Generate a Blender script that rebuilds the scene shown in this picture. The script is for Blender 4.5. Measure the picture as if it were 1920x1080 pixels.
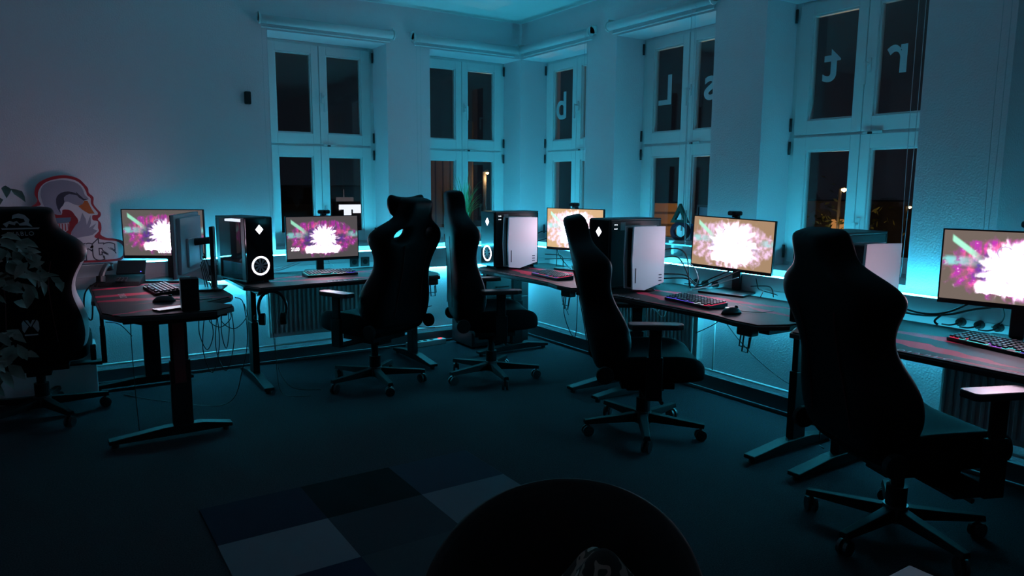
import bpy, bmesh, math, random
from mathutils import Vector, Matrix
random.seed(7)
sc = bpy.context.scene
for o in list(bpy.data.objects): bpy.data.objects.remove(o, do_unlink=True)
COL = sc.collection
pi = math.pi; R = math.radians

# ---------------------------------------------------------------- camera
cam = bpy.data.cameras.new('camera'); cam.sensor_width = 36.0; cam.lens = 1354.54*36/1920
cam.clip_start = 0.05; cam.clip_end = 200
camo = bpy.data.objects.new('camera', cam); COL.objects.link(camo)
r_ = Vector((0.83738, -0.54659, 0.00558)); u_ = Vector((0.07316, 0.12219, 0.98981)); f_ = Vector((0.54170, 0.82844, -0.14231))
camo.matrix_world = Matrix(((r_.x, u_.x, -f_.x, -3.675), (r_.y, u_.y, -f_.y, -5.495), (r_.z, u_.z, -f_.z, 1.35), (0, 0, 0, 1)))
sc.camera = camo
# ---------------------------------------------------------------- world, exposure
w = bpy.data.worlds.new('night'); sc.world = w; w.use_nodes = True
w.node_tree.nodes['Background'].inputs[0].default_value = (0.30, 0.38, 0.55, 1)
w.node_tree.nodes['Background'].inputs[1].default_value = 0.012
sc.view_settings.view_transform = 'Standard'; sc.view_settings.look = 'None'
sc.view_settings.exposure = 0.0; sc.view_settings.gamma = 1.0; sc.view_settings.use_curve_mapping = False
try:
    sc.cycles.use_denoising = True; sc.cycles.max_bounces = 8; sc.cycles.diffuse_bounces = 5
    sc.cycles.sample_clamp_indirect = 4.0
except Exception: pass
LED_TOP = 102.0      # strip on the cable duct
LED_LOW = 150.0
LED_DESK = 12.0       # strip along the rear edge of the desks
LED_COL = (0.05, 0.68, 1.0)
SCREEN = 1.0

# ---------------------------------------------------------------- materials
M = {}
def mat(name, col=(.5, .5, .5), rough=.6, metal=0., emit=None, es=0., bump=None, coat=0., spec=None, alpha=None):
    if name in M: return M[name]
    m = bpy.data.materials.new(name); m.use_nodes = True; nt = m.node_tree; b = nt.nodes['Principled BSDF']
    b.inputs['Base Color'].default_value = (*col, 1); b.inputs['Roughness'].default_value = rough; b.inputs['Metallic'].default_value = metal
    if spec is not None: b.inputs['Specular IOR Level'].default_value = spec
    if coat: b.inputs['Coat Weight'].default_value = coat
    if emit: b.inputs['Emission Color'].default_value = (*emit, 1); b.inputs['Emission Strength'].default_value = es
    if bump:
        sc_, st, di = bump
        tc = nt.nodes.new('ShaderNodeTexCoord'); n = nt.nodes.new('ShaderNodeTexNoise'); n.inputs['Scale'].default_value = sc_; n.inputs['Detail'].default_value = 3
        bp = nt.nodes.new('ShaderNodeBump'); bp.inputs['Strength'].default_value = st; bp.inputs['Distance'].default_value = di
        nt.links.new(tc.outputs['Object'], n.inputs['Vector']); nt.links.new(n.outputs['Fac'], bp.inputs['Height']); nt.links.new(bp.outputs[0], b.inputs['Normal'])
    M[name] = m; return m
def noise_col(m, scale, c0, c1, lo=.35, hi=.65, detail=3, stretch=(1, 1, 1)):
    nt = m.node_tree; b = nt.nodes['Principled BSDF']
    tc = nt.nodes.new('ShaderNodeTexCoord'); mp = nt.nodes.new('ShaderNodeMapping'); mp.inputs['Scale'].default_value = stretch
    n = nt.nodes.new('ShaderNodeTexNoise'); n.inputs['Scale'].default_value = scale; n.inputs['Detail'].default_value = detail
    r = nt.nodes.new('ShaderNodeValToRGB'); r.color_ramp.elements[0].position = lo; r.color_ramp.elements[1].position = hi
    r.color_ramp.elements[0].color = (*c0, 1); r.color_ramp.elements[1].color = (*c1, 1)
    nt.links.new(tc.outputs['Object'], mp.inputs[0]); nt.links.new(mp.outputs[0], n.inputs['Vector']); nt.links.new(n.outputs['Fac'], r.inputs[0]); nt.links.new(r.outputs[0], b.inputs['Base Color'])
    return m

mat('wall_paint', (.78, .70, .74), .9, bump=(110, .4, .006))
mat('ceiling_paint', (.62, .72, .73), .95, bump=(60, .2, .005))
noise_col(mat('carpet', (.03, .04, .05), 1., bump=(260, .8, .004), spec=.1), 180, (.019, .018, .022), (.038, .034, .040))
mat('window_white', (.72, .73, .74), .35)
mat('hinge_grey', (.02, .02, .025), .5)
mat('gap_dark', (.03, .035, .04), .8)
mat('duct_grey', (.45, .45, .47), .5)
mat('skirt_grey', (.055, .06, .07), .6)
mat('pipe_white', (.75, .75, .75), .35)
mat('radiator_white', (.60, .60, .60), .4)
mat('blind_fabric', (.62, .63, .66), .7)
mat('metal_dark', (.006, .006, .007), .6, spec=.10)
mat('black_plastic', (.012, .012, .014), .42)
mat('black_gloss', (.008, .008, .01), .12)
mat('black_matte', (.006, .006, .007), .8, spec=.2)
mat('leather', (.003, .003, .004), .48, bump=(300, .15, .002), spec=.11)
mat('seat_fabric', (.005, .005, .006), .9, spec=.07)
mat('light_leather', (.55, .55, .57), .4)
mat('chair_red', (.08, .006, .01), .55)
mat('logo_grey', (.42, .42, .44), .6)
mat('arm_pad', (.018, .018, .020), .35)
mat('desk_metal', (.007, .007, .008), .55, spec=.14)
mat('desk_red', (.06, .004, .006), .5)
mat('console_white', (.80, .80, .83), .45)
mat('console_black', (.010, .010, .012), .2)
mat('sticker', (.35, .36, .38), .6)
mat('keycap', (.03, .03, .034), .45)
mat('cable_black', (.01, .01, .01), .5)
mat('cable_white', (.6, .62, .62), .5)
mat('plug_black', (.01, .01, .01), .5)
mat('monitor_back', (.52, .50, .55), .4)
mat('monitor_black', (.012, .012, .013), .4)
mat('white_board', (.62, .60, .60), .55)
mat('sign_red', (.36, .02, .035), .5); mat('sign_white', (.62, .62, .66), .5); mat('sign_grey', (.26, .26, .33), .5)
mat('sign_dark', (.035, .035, .06), .5); mat('sign_orange', (.45, .10, .02), .5); mat('sign_body', (.25, .012, .02), .5); mat('sign_blue', (.10, .17, .25), .5); mat('sign_silver', (.55, .55, .58), .5)
mat('grass_green', (.10, .40, .16), .5); mat('pot_dark', (.03, .03, .03), .6)
noise_col(mat('leaf_green', (.10, .13, .11), .45), 14, (.10, .125, .10), (.26, .29, .25))
mat('stem_brown', (.05, .035, .02), .8)
mat('riser_white', (.7, .75, .75), .3)
mat('lamp_green', (.02, .06, .05), .4); mat('lamp_maroon', (.06, .015, .03), .4); mat('lamp_blue', (.03, .04, .09), .4)
mat('vinyl_letter', (.50, .52, .55), .7)
mat('shell_black', (.004, .004, .004), .75)
mat('concrete_out', (.10, .10, .105), .9); mat('asphalt', (.04, .04, .04), .9)
mat('bark', (.05, .04, .03), .9); noise_col(mat('tree_leaf', (.10, .13, .03), .7), 6, (.04, .06, .015), (.14, .16, .04))
def emis(name, col, s, base=(.02, .02, .02)): return mat(name, base, .5, emit=col, es=s)
emis('led_cyan', LED_COL, LED_TOP); emis('led_low', LED_COL, LED_LOW); emis('led_desk', LED_COL, LED_DESK)
emis('case_light', (.90, .86, 1.0), 5.0); emis('dot_light', (.8, .85, 1.0), 4.0); emis('red_light', (1, .05, .05), 2.0)
emis('phone_reflection', (.85, .88, 1.0), .55); emis('bulb_warm', (1, .62, .25), 14.0); emis('lit_orange', (1, .42, .12), .55); emis('lit_white', (.8, .85, 1.0), 1.6); emis('city_dot', (1, .35, .1), 1.2)
emis('glow_blue', (.12, .10, .9), 1.5); emis('glow_red', (.9, .04, .12), 1.5); emis('glow_cyan', (.1, .75, .8), 1.5); emis('glow_white', (.7, .8, .9), 1.5); emis('glow_violet', (.45, .1, .8), 1.5)

def wood(name, axis, col0, col1, n):
    m = mat(name, col0, .6); nt = m.node_tree; b = nt.nodes['Principled BSDF']
    tc = nt.nodes.new('ShaderNodeTexCoord'); wv = nt.nodes.new('ShaderNodeTexWave'); wv.bands_direction = axis; wv.inputs['Scale'].default_value = n; wv.inputs['Distortion'].default_value = .4
    r = nt.nodes.new('ShaderNodeValToRGB'); r.color_ramp.elements[0].position = .02; r.color_ramp.elements[1].position = .18
    r.color_ramp.elements[0].color = (*[c*.2 for c in col0], 1); r.color_ramp.elements[1].color = (*col1, 1)
    nt.links.new(tc.outputs['Object'], wv.inputs['Vector']); nt.links.new(wv.outputs['Fac'], r.inputs[0]); nt.links.new(r.outputs[0], b.inputs['Base Color']); return m
wood('plank_out', 'Z', (.5, .3, .12), (.55, .33, .13), 1.9); wood('shutter_out', 'X', (.3, .16, .07), (.36, .20, .09), 3.0)

def glass(name, tint=(.75, .75, .76), refl=.10):
    m = bpy.data.materials.new(name); m.use_nodes = True; nt = m.node_tree; nt.nodes.clear()
    o = nt.nodes.new('ShaderNodeOutputMaterial'); mx = nt.nodes.new('ShaderNodeMixShader'); t = nt.nodes.new('ShaderNodeBsdfTransparent'); g = nt.nodes.new('ShaderNodeBsdfGlossy'); fr = nt.nodes.new('ShaderNodeFresnel')
    t.inputs[0].default_value = (*tint, 1); g.inputs['Roughness'].default_value = .03; g.inputs[0].default_value = (.9, .9, .9, 1); fr.inputs[0].default_value = 1.75 if 'window' in name else 1.5
    ge = nt.nodes.new('ShaderNodeNewGeometry'); nb = nt.nodes.new('ShaderNodeMath'); nb.operation = 'SUBTRACT'; nb.inputs[0].default_value = 1; nt.links.new(ge.outputs['Backfacing'], nb.inputs[1]); mu = nt.nodes.new('ShaderNodeMath'); mu.operation = 'MULTIPLY'; nt.links.new(fr.outputs[0], mu.inputs[0]); nt.links.new(nb.outputs[0], mu.inputs[1])
    nt.links.new(mu.outputs[0], mx.inputs[0]); nt.links.new(t.outputs[0], mx.inputs[1]); nt.links.new(g.outputs[0], mx.inputs[2]); nt.links.new(mx.outputs[0], o.inputs[0]); M[name] = m; return m
glass('window_glass', (.86, .86, .86)); glass('case_glass', (.85, .87, .9))

def rug_mat():
    m = mat('rug_check', (.1, .1, .1), 1., spec=.05, bump=(200, .6, .003)); nt = m.node_tree; b = nt.nodes['Principled BSDF']
    L = nt.links; tc = nt.nodes.new('ShaderNodeTexCoord'); sp = nt.nodes.new('ShaderNodeSeparateXYZ'); L.new(tc.outputs['Object'], sp.inputs[0])
    def mt(op, a, b_=None):
        n = nt.nodes.new('ShaderNodeMath'); n.operation = op
        for i, v in enumerate((a, b_)):
            if v is None: continue
            if isinstance(v, (int, float)): n.inputs[i].default_value = v
            else: L.new(v, n.inputs[i])
        return n.outputs[0]
    ix = mt('FLOOR', mt('DIVIDE', sp.outputs[0], .4215)); iy = mt('FLOOR', mt('DIVIDE', sp.outputs[1], -.362))
    idx = mt('ADD', ix, mt('MULTIPLY', iy, 3)); fac = mt('DIVIDE', mt('ADD', idx, .5), 12.)
    r = nt.nodes.new('ShaderNodeValToRGB'); r.color_ramp.interpolation = 'CONSTANT'
    cols = [(.016, .016, .028), (.006, .007, .008), (.030, .033, .048), (.12, .115, .13), (.030, .030, .036), (.10, .10, .115), (.016, .018, .035), (.035, .04, .045), (.05, .05, .06), (.1, .11, .12), (.02, .02, .03), (.06, .06, .07)]
    e = r.color_ramp.elements
    e[0].position = 0; e[0].color = (*cols[0], 1); e[1].position = 1/12; e[1].color = (*cols[1], 1)
    for i in range(2, 12): x = e.new(i/12); x.color = (*cols[i], 1)
    L.new(fac, r.inputs[0]); L.new(r.outputs[0], b.inputs['Base Color']); return m
rug_mat()

def desk_mat_mat():
    # black work surface with red slashes printed on it
    m = mat('mat_print', (.012, .012, .013), .6, bump=(500, .1, .001), spec=.2); nt = m.node_tree; b = nt.nodes['Principled BSDF']; L = nt.links
    tc = nt.nodes.new('ShaderNodeTexCoord'); sp = nt.nodes.new('ShaderNodeSeparateXYZ'); L.new(tc.outputs['Object'], sp.inputs[0]); X, Y = sp.outputs[0], sp.outputs[1]
    nz = nt.nodes.new('ShaderNodeTexNoise'); nz.inputs['Scale'].default_value = 7; nz.inputs['Detail'].default_value = 1; L.new(tc.outputs['Object'], nz.inputs['Vector'])
    def mt(op, a, b_=None):
        n = nt.nodes.new('ShaderNodeMath'); n.operation = op
        for i, v in enumerate((a, b_)):
            if v is None: continue
            if isinstance(v, (int, float)): n.inputs[i].default_value = v
            else: L.new(v, n.inputs[i])
        return n.outputs[0]
    wob = mt('MULTIPLY', mt('SUBTRACT', nz.outputs['Fac'], .5), .09); tot = None
    for cx, cy, sl, w_, ln in ((-.15, -.17, -.14, .060, .42), (-.02, .08, .16, .055, .50), (.12, -.31, .04, .016, .32), (.42, -.02, -.22, .035, .26), (-.46, .02, .35, .04, .22), (-.12, -.55, .5, .03, .30), (.05, .45, -.3, .04, .3), (-.22, .38, .2, .03, .2)):
        dx = mt('SUBTRACT', X, cx); d = mt('ABSOLUTE', mt('ADD', mt('SUBTRACT', mt('SUBTRACT', Y, cy), mt('MULTIPLY', dx, sl)), wob))
        lim = mt('MULTIPLY', mt('SUBTRACT', 1, mt('DIVIDE', mt('ABSOLUTE', dx), ln)), w_); on = mt('LESS_THAN', d, lim); tot = on if tot is None else mt('MAXIMUM', tot, on)
    mx = nt.nodes.new('ShaderNodeMix'); mx.data_type = 'RGBA'; L.new(tot, mx.inputs[0]); mx.inputs[6].default_value = (.013, .013, .015, 1); mx.inputs[7].default_value = (.55, .014, .06, 1); L.new(mx.outputs[2], b.inputs['Base Color']); return m
desk_mat_mat()

def camo():
    m = mat('camo_cloth', (.05, .04, .03), .9); nt = m.node_tree; b = nt.nodes['Principled BSDF']; L = nt.links
    tc = nt.nodes.new('ShaderNodeTexCoord'); n = nt.nodes.new('ShaderNodeTexNoise'); n.inputs['Scale'].default_value = 16; n.inputs['Detail'].default_value = 2
    r = nt.nodes.new('ShaderNodeValToRGB'); r.color_ramp.interpolation = 'CONSTANT'; e = r.color_ramp.elements
    e[0].position = 0; e[0].color = (.02, .02, .018, 1); e[1].position = .5; e[1].color = (.30, .23, .19, 1)
    x = e.new(.56); x.color = (.04, .04, .03, 1); x = e.new(.62); x.color = (.50, .44, .38, 1)
    L.new(tc.outputs['Object'], n.inputs['Vector']); L.new(n.outputs['Fac'], r.inputs[0]); L.new(r.outputs[0], b.inputs['Base Color']); return m
camo()

def screen_mat(name, gain, bg, sat, off=(0, 0), spread=1.0, pale=0.):
    """wallpaper: bright white blaze in the middle, magenta cloud ring, pale green rays; local x across, z up, screen 0.53 x 0.30"""
    m = bpy.data.materials.new(name); m.use_nodes = True; nt = m.node_tree; nt.nodes.clear(); L = nt.links; M[name] = m
    N = nt.nodes.new
    def mt(op, *a, clamp=False):
        n = N('ShaderNodeMath'); n.operation = op; n.use_clamp = clamp
        for i, v in enumerate(a):
            if isinstance(v, (int, float)): n.inputs[i].default_value = v
            else: L.new(v, n.inputs[i])
        return n.outputs[0]
    def ss(v, lo, hi):
        n = N('ShaderNodeMapRange'); n.interpolation_type = 'SMOOTHSTEP'; L.new(v, n.inputs[0]); n.inputs[1].default_value = lo; n.inputs[2].default_value = hi; return n.outputs[0]
    def mix(f, a, b):
        n = N('ShaderNodeMix'); n.data_type = 'RGBA'; n.clamp_factor = True
        L.new(f, n.inputs[0])
        for i, v in ((6, a), (7, b)):
            if isinstance(v, tuple): n.inputs[i].default_value = (*v, 1)
            else: L.new(v, n.inputs[i])
        return n.outputs[2]
    tc = N('ShaderNodeTexCoord'); sp = N('ShaderNodeSeparateXYZ'); L.new(tc.outputs['Object'], sp.inputs[0])
    X = mt('ADD', sp.outputs[0], off[0]); Z = mt('ADD', sp.outputs[2], off[1])
    ns = N('ShaderNodeTexNoise'); ns.inputs['Scale'].default_value = 16; ns.inputs['Detail'].default_value = 4; L.new(tc.outputs['Object'], ns.inputs['Vector'])
    mp = N('ShaderNodeMapping'); mp.inputs['Rotation'].default_value = (0, .5, 0); mp.inputs['Scale'].default_value = (60, 1, 9); L.new(tc.outputs['Object'], mp.inputs[0])
    n2 = N('ShaderNodeTexNoise'); n2.inputs['Scale'].default_value = 1.0; n2.inputs['Detail'].default_value = 2; L.new(mp.outputs[0], n2.inputs['Vector'])
    n3 = N('ShaderNodeTexNoise'); n3.inputs['Scale'].default_value = 38; n3.inputs['Detail'].default_value = 3; L.new(tc.outputs['Object'], n3.inputs['Vector'])
    # ring radius (elliptic)
    rx = mt('DIVIDE', X, .255+.03*pale); rz = mt('DIVIDE', mt('ADD', Z, .004), .128+.015*pale)
    r = mt('SQRT', mt('ADD', mt('MULTIPLY', rx, rx), mt('MULTIPLY', rz, rz)))
    rn = mt('ADD', r, mt('MULTIPLY', mt('SUBTRACT', ns.outputs['Fac'], .5), .9))
    up = ss(Z, 0, .09)
    streak = ss(n2.outputs['Fac'], .40, .60)
    puff = ss(n3.outputs['Fac'], .38, .62)
    tex = mt('ADD', mt('MULTIPLY', up, streak), mt('MULTIPLY', mt('SUBTRACT', 1, up), puff))
    ring = mt('MULTIPLY', mt('SUBTRACT', 1, ss(rn, .86, 1.05)), mt('ADD', .25, mt('MULTIPLY', tex, .75)))
    mag = mix(ss(ns.outputs['Fac'], .45, .62), (.42, .035, .36), (.86, .12, .36))
    mag = mix(ss(n3.outputs['Fac'], .60, .72), mag, (.95, .50, .78))
    pl = N('ShaderNodeValue'); pl.outputs[0].default_value = pale; mag = mix(pl.outputs[0], mag, (.95, .72, .90))
    inner = mix(ss(rn, .45, .75), (.10+.5*pale, .03+.5*pale, .28+.45*pale), mag)
    c = mix(ring, bg, inner)
    # rays: green upper left, cyan bars left and right
    d1 = mt('ABSOLUTE', mt('ADD', mt('ADD', mt('MULTIPLY', X, .55), mt('MULTIPLY', Z, .84)), mt('MULTIPLY', .02, 1)))
    ray1 = mt('MULTIPLY', mt('SUBTRACT', 1, ss(mt('ABSOLUTE', mt('ADD', mt('SUBTRACT', mt('MULTIPLY', X, .6), mt('MULTIPLY', Z, -.8)), .045)), .006, .016)), mt('MULTIPLY', mt('SUBTRACT', 1, ss(X, -.17, -.10)), ss(X, -.235, -.225)))
    bar = mt('MULTIPLY', mt('SUBTRACT', 1, ss(mt('ABSOLUTE', mt('SUBTRACT', Z, .018)), .008, .028)), mt('ADD', mt('SUBTRACT', 1, ss(X, -.24, -.08)), ss(X, .16, .24)))
    bar = mt('MULTIPLY', bar, ss(ns.outputs['Fac'], .40, .55))
    c = mix(mt('MULTIPLY', ray1, .9), c, (.35, .85, .60)); c = mix(mt('MULTIPLY', bar, .9), c, (.22, .62, .62))
    # central blaze
    bx = mt('DIVIDE', mt('SUBTRACT', X, .01), .125*spread); bz = mt('DIVIDE', mt('SUBTRACT', Z, -.005), .115*spread)
    br = mt('SQRT', mt('ADD', mt('MULTIPLY', bx, bx), mt('MULTIPLY', bz, bz)))
    an = mt('ARCTAN2', bz, bx)
    br = mt('ADD', br, mt('MULTIPLY', mt('SINE', mt('ADD', mt('MULTIPLY', an, 13), mt('MULTIPLY', br, 5))), .10))
    br = mt('ADD', br, mt('MULTIPLY', mt('SINE', mt('ADD', mt('MULTIPLY', an, 29), mt('MULTIPLY', ns.outputs['Fac'], 14))), .07))
    br = mt('ADD', br, mt('MULTIPLY', mt('SUBTRACT', n2.outputs['Fac'], .5), .35)); br = mt('ADD', br, mt('MULTIPLY', mt('SUBTRACT', ns.outputs['Fac'], .5), .6))
    bl = mt('POWER', mt('SUBTRACT', 1, ss(br, .30, 1.15)), 3)
    low = mt('MULTIPLY', mt('SUBTRACT', 1, ss(mt('ABSOLUTE', mt('ADD', mt('ADD', Z, .088), mt('MULTIPLY', mt('SUBTRACT', n3.outputs['Fac'], .5), .03))), .012, .036)), mt('SUBTRACT', 1, ss(mt('ABSOLUTE', mt('ADD', X, mt('MULTIPLY', mt('SUBTRACT', ns.outputs['Fac'], .5), .08))), .09, .14))); low = mt('MULTIPLY', low, low)
    c = mix(mt('MAXIMUM', bl, low), c, (16.5, 12.0, 15.5))
    # the emblem's thin dark details
    cu = mt('SQRT', mt('ADD', mt('POWER', mt('SUBTRACT', X, .045), 2), mt('POWER', mt('SUBTRACT', Z, .005), 2)))
    arc = mt('MULTIPLY', mt('SUBTRACT', 1, ss(mt('ABSOLUTE', mt('SUBTRACT', cu, .020)), .002, .006)), ss(mt('ADD', X, Z), .045, .06))
    cu2 = mt('SQRT', mt('ADD', mt('POWER', mt('ADD', X, .035), 2), mt('POWER', mt('SUBTRACT', Z, .062), 2)))
    arc2 = mt('MULTIPLY', mt('SUBTRACT', 1, ss(mt('ABSOLUTE', mt('SUBTRACT', cu2, .026)), .0015, .004)), ss(mt('SUBTRACT', Z, X), .085, .095))
    cu3 = mt('SQRT', mt('ADD', mt('POWER', mt('SUBTRACT', X, .030), 2), mt('POWER', mt('ADD', Z, .010), 2)))
    arc3 = mt('MULTIPLY', mt('SUBTRACT', 1, ss(mt('ABSOLUTE', mt('SUBTRACT', cu3, .070)), .001, .0035)), ss(mt('SINE', mt('ADD', mt('MULTIPLY', an, 6), 1.)), .1, .5))
    scr = mt('MULTIPLY', mt('MULTIPLY', ss(n3.outputs['Fac'], .60, .66), mt('SUBTRACT', 1, ss(br, .35, .75))), ss(Z, -.06, -.03))
    c = mix(mt('MULTIPLY', mt('MAXIMUM', mt('MAXIMUM', arc, scr), mt('MAXIMUM', arc2, arc3)), .97), c, (.42, .30, .50))
    wash = N('ShaderNodeMix'); wash.data_type = 'RGBA'; wash.inputs[0].default_value = 1-sat; L.new(c, wash.inputs[6]); wash.inputs[7].default_value = (.85, .66, .70, 1)
    lp = N('ShaderNodeEmission'); L.new(wash.outputs[2], lp.inputs[0]); lp.inputs[1].default_value = gain*SCREEN
    gl = N('ShaderNodeBsdfGlossy'); gl.inputs['Roughness'].default_value = .25; gl.inputs[0].default_value = (.03, .03, .03, 1)
    ad = N('ShaderNodeAddShader'); L.new(lp.outputs[0], ad.inputs[0]); L.new(gl.outputs[0], ad.inputs[1]); o = N('ShaderNodeOutputMaterial'); L.new(ad.outputs[0], o.inputs[0]); return m
screen_mat('screen_picture_vivid', 1.0, (.115, .10, .095), 1.0, spread=.88)
screen_mat('screen_picture_window', 1.0, (.085, .075, .08), 1.0, spread=.88)
screen_mat('screen_picture_pale', 1.5, (.42, .25, .07), .85, spread=1.4, pale=.85)
screen_mat('screen_picture_warm', 1.2, (.27, .155, .05), .88, spread=1.35, pale=.7)
screen_mat('screen_picture_near', 1.4, (.13, .10, .085), 1.0, spread=1.15)
emis('screen_text', (1, .95, 1), 2.4)

# ---------------------------------------------------------------- mesh helpers
class B:
    def __init__(s): s.bm = bmesh.new(); s.mi = 0
    def _f(s, vs):
        try: f = s.bm.faces.new(vs); f.material_index = s.mi; return f
        except ValueError: return None
    def box(s, x0, y0, z0, x1, y1, z1, mtx=None):
        P = [(x0, y0, z0), (x1, y0, z0), (x1, y1, z0), (x0, y1, z0), (x0, y0, z1), (x1, y0, z1), (x1, y1, z1), (x0, y1, z1)]
        v = [s.bm.verts.new(mtx @ Vector(p) if mtx else p) for p in P]
        for q in ((0, 3, 2, 1), (4, 5, 6, 7), (0, 1, 5, 4), (1, 2, 6, 5), (2, 3, 7, 6), (3, 0, 4, 7)): s._f([v[i] for i in q])
        return s
    def rings(s, rings, close=True, cap=True):
        V = [[s.bm.verts.new(p) for p in r] for r in rings]
        n = len(V[0])
        for a, b in zip(V, V[1:]):
            for i in range(n if close else n-1): s._f([a[i], a[(i+1) % n], b[(i+1) % n], b[i]])
        if cap and close: s._f(list(reversed(V[0]))); s._f(V[-1])
        return V
    def cyl(s, p0, p1, r0, r1=None, n=12, cap=True):
        p0, p1 = Vector(p0), Vector(p1); r1 = r0 if r1 is None else r1
        d = (p1-p0).normalized(); a = d.orthogonal().normalized(); b = d.cross(a)
        s.rings([[p+(a*math.cos(2*pi*i/n)+b*math.sin(2*pi*i/n))*r for i in range(n)] for p, r in ((p0, r0), (p1, r1))], cap=cap); return s
    def tube(s, pts, r, n=6, sub=6):
        P = [Vector(p) for p in pts]
        if len(P) > 2 and sub > 1:
            Q = []
            for i in range(len(P)-1):
                a, b, c, d = P[max(i-1, 0)], P[i], P[i+1], P[min(i+2, len(P)-1)]
                for k in range(sub):
                    t = k/sub; Q.append(.5*((2*b)+(c-a)*t+(2*a-5*b+4*c-d)*t*t+(3*b-a-3*c+d)*t**3))
            Q.append(P[-1]); P = Q
        rings = []; up = None
        for i, p in enumerate(P):
            d = (P[min(i+1, len(P)-1)]-P[max(i-1, 0)]).normalized()
            if up is None: up = d.orthogonal().normalized()
            up = (up-d*up.dot(d)); up = up.normalized() if up.length > 1e-5 else d.orthogonal().normalized()
            b = d.cross(up); rings.append([p+(up*math.cos(2*pi*k/n)+b*math.sin(2*pi*k/n))*r for k in range(n)])
        s.rings(rings); return s
    def prism(s, pts, z0, z1, f=lambda x, y, z: (x, y, z)):
        """outline in (x,y) extruded z0..z1, coordinates mapped by f"""
        n = len(pts); a = [s.bm.verts.new(f(x, y, z0)) for x, y in pts]; b = [s.bm.verts.new(f(x, y, z1)) for x, y in pts]
        s._f(list(reversed(a))); s._f(b)
        for i in range(n): s._f([a[i], a[(i+1) % n], b[(i+1) % n], b[i]])
        return s
    def lathe(s, prof, c=(0, 0, 0), n=20):
        s.rings([[(c[0]+r*math.cos(2*pi*i/n), c[1]+r*math.sin(2*pi*i/n), c[2]+z) for i in range(n)] for r, z in prof]); return s
    def build(s, name, mats, parent=None, bevel=0, smooth=False, sub=0, loc=None, rot=None):
        bmesh.ops.recalc_face_normals(s.bm, faces=s.bm.faces)
        me = bpy.data.meshes.new(name); s.bm.to_mesh(me); s.bm.free()
        for m in (mats if isinstance(mats, (list, tuple)) else [mats]): me.materials.append(M[m] if isinstance(m, str) else m)
        o = bpy.data.objects.new(name, me); COL.objects.link(o)
        if parent: o.parent = parent
        if loc: o.location = loc
        if rot: o.rotation_euler = rot
        if bevel:
            b = o.modifiers.new('bevel', 'BEVEL'); b.width = bevel; b.segments = 2; b.limit_method = 'ANGLE'; b.angle_limit = .7
        if sub:
            d = o.modifiers.new('sub', 'SUBSURF'); d.levels = sub; d.render_levels = sub
        if smooth or sub:
            for p in me.polygons: p.use_smooth = True
        return o
def box(name, m, x0, y0, z0, x1, y1, z1, parent=None, bevel=0, **k): return B().box(x0, y0, z0, x1, y1, z1).build(name, m, parent, bevel, **k)
def tag(o, label, cat, group=None):
    o['label'] = label; o['category'] = cat
    if group: o['group'] = group
    return o
def thing(name, label, cat, loc=(0, 0, 0), rz=0, group=None):
    o = bpy.data.objects.new(name, None); COL.objects.link(o); o.location = loc; o.rotation_euler = (0, 0, rz); o.empty_display_size = .1
    return tag(o, label, cat, group)
def struct(o): o['kind'] = 'structure'; return o
def kids(o): return [c for c in bpy.data.objects if c.parent == o]
def dup(o, loc=None, rz=None, parent=None):
    c = o.copy(); COL.objects.link(c)
    if parent: c.parent = parent
    if loc is not None: c.location = loc
    if rz is not None: c.rotation_euler = (0, 0, rz)
    for k in kids(o): dup(k, parent=c)
    return c
def text(name, s, size, m, parent=None, loc=(0, 0, 0), rot=(0, 0, 0), ext=.0006, bold=0., mirror=False, space=1., center=True):
    cu = bpy.data.curves.new(name, 'FONT'); cu.body = s; cu.size = size; cu.extrude = ext; cu.offset = bold; cu.space_character = space
    cu.align_x = 'CENTER' if center else 'LEFT'
    t = bpy.data.objects.new(name, cu); COL.objects.link(t)
    dg = bpy.context.evaluated_depsgraph_get(); me = bpy.data.meshes.new_from_object(t.evaluated_get(dg)); me.name = name
    bpy.data.objects.remove(t, do_unlink=True); me.materials.clear(); me.materials.append(M[m])
    if mirror:
        for v in me.vertices: v.co.x *= -1
        me.flip_normals()
    o = bpy.data.objects.new(name, me); COL.objects.link(o)
    if parent: o.parent = parent
    o.location = loc; o.rotation_euler = rot; return o

# ================================================================= ROOM
H = 2.74; NB, NT = .84, 2.44           # niche bottom, top
XL, YB = -5.3, -8.2                    # far ends of the room
WT = .44
niA = [(-2.20, -1.28), (-.90, 0.)]
niB = [(0., -.92), (-1.27, -2.21), (-2.60, -3.54), (-3.93, -4.87)]
a = B(); x = XL
for n0, n1 in niA:
    a.box(x, 0, 0, n0, WT, H); a.box(n0, 0, 0, n1, WT, NB); a.box(n0, 0, NT, n1, WT, H); x = n1
a.box(0, 0, 0, WT, WT, H)
struct(a.build('wall_left', 'wall_paint'))
b = B(); y = 0.
for n0, n1 in niB:
    if n0 != y: b.box(0, n0, 0, WT, y, H)
    b.box(0, n1, 0, WT, n0, NB); b.box(0, n1, NT, WT, n0, H); y = n1
b.box(0, YB, 0, WT, y, H)
struct(b.build('wall_right', 'wall_paint'))
struct(box('wall_side', 'wall_paint', XL-.1, YB, 0, XL, WT, H))
struct(box('wall_back', 'wall_paint', XL, YB-.1, 0, WT, YB, H))
struct(box('floor', 'carpet', XL, YB, -.1, WT, WT, 0))
struct(box('ceiling', 'ceiling_paint', XL, YB, H, WT, WT, H+.1))
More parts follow.
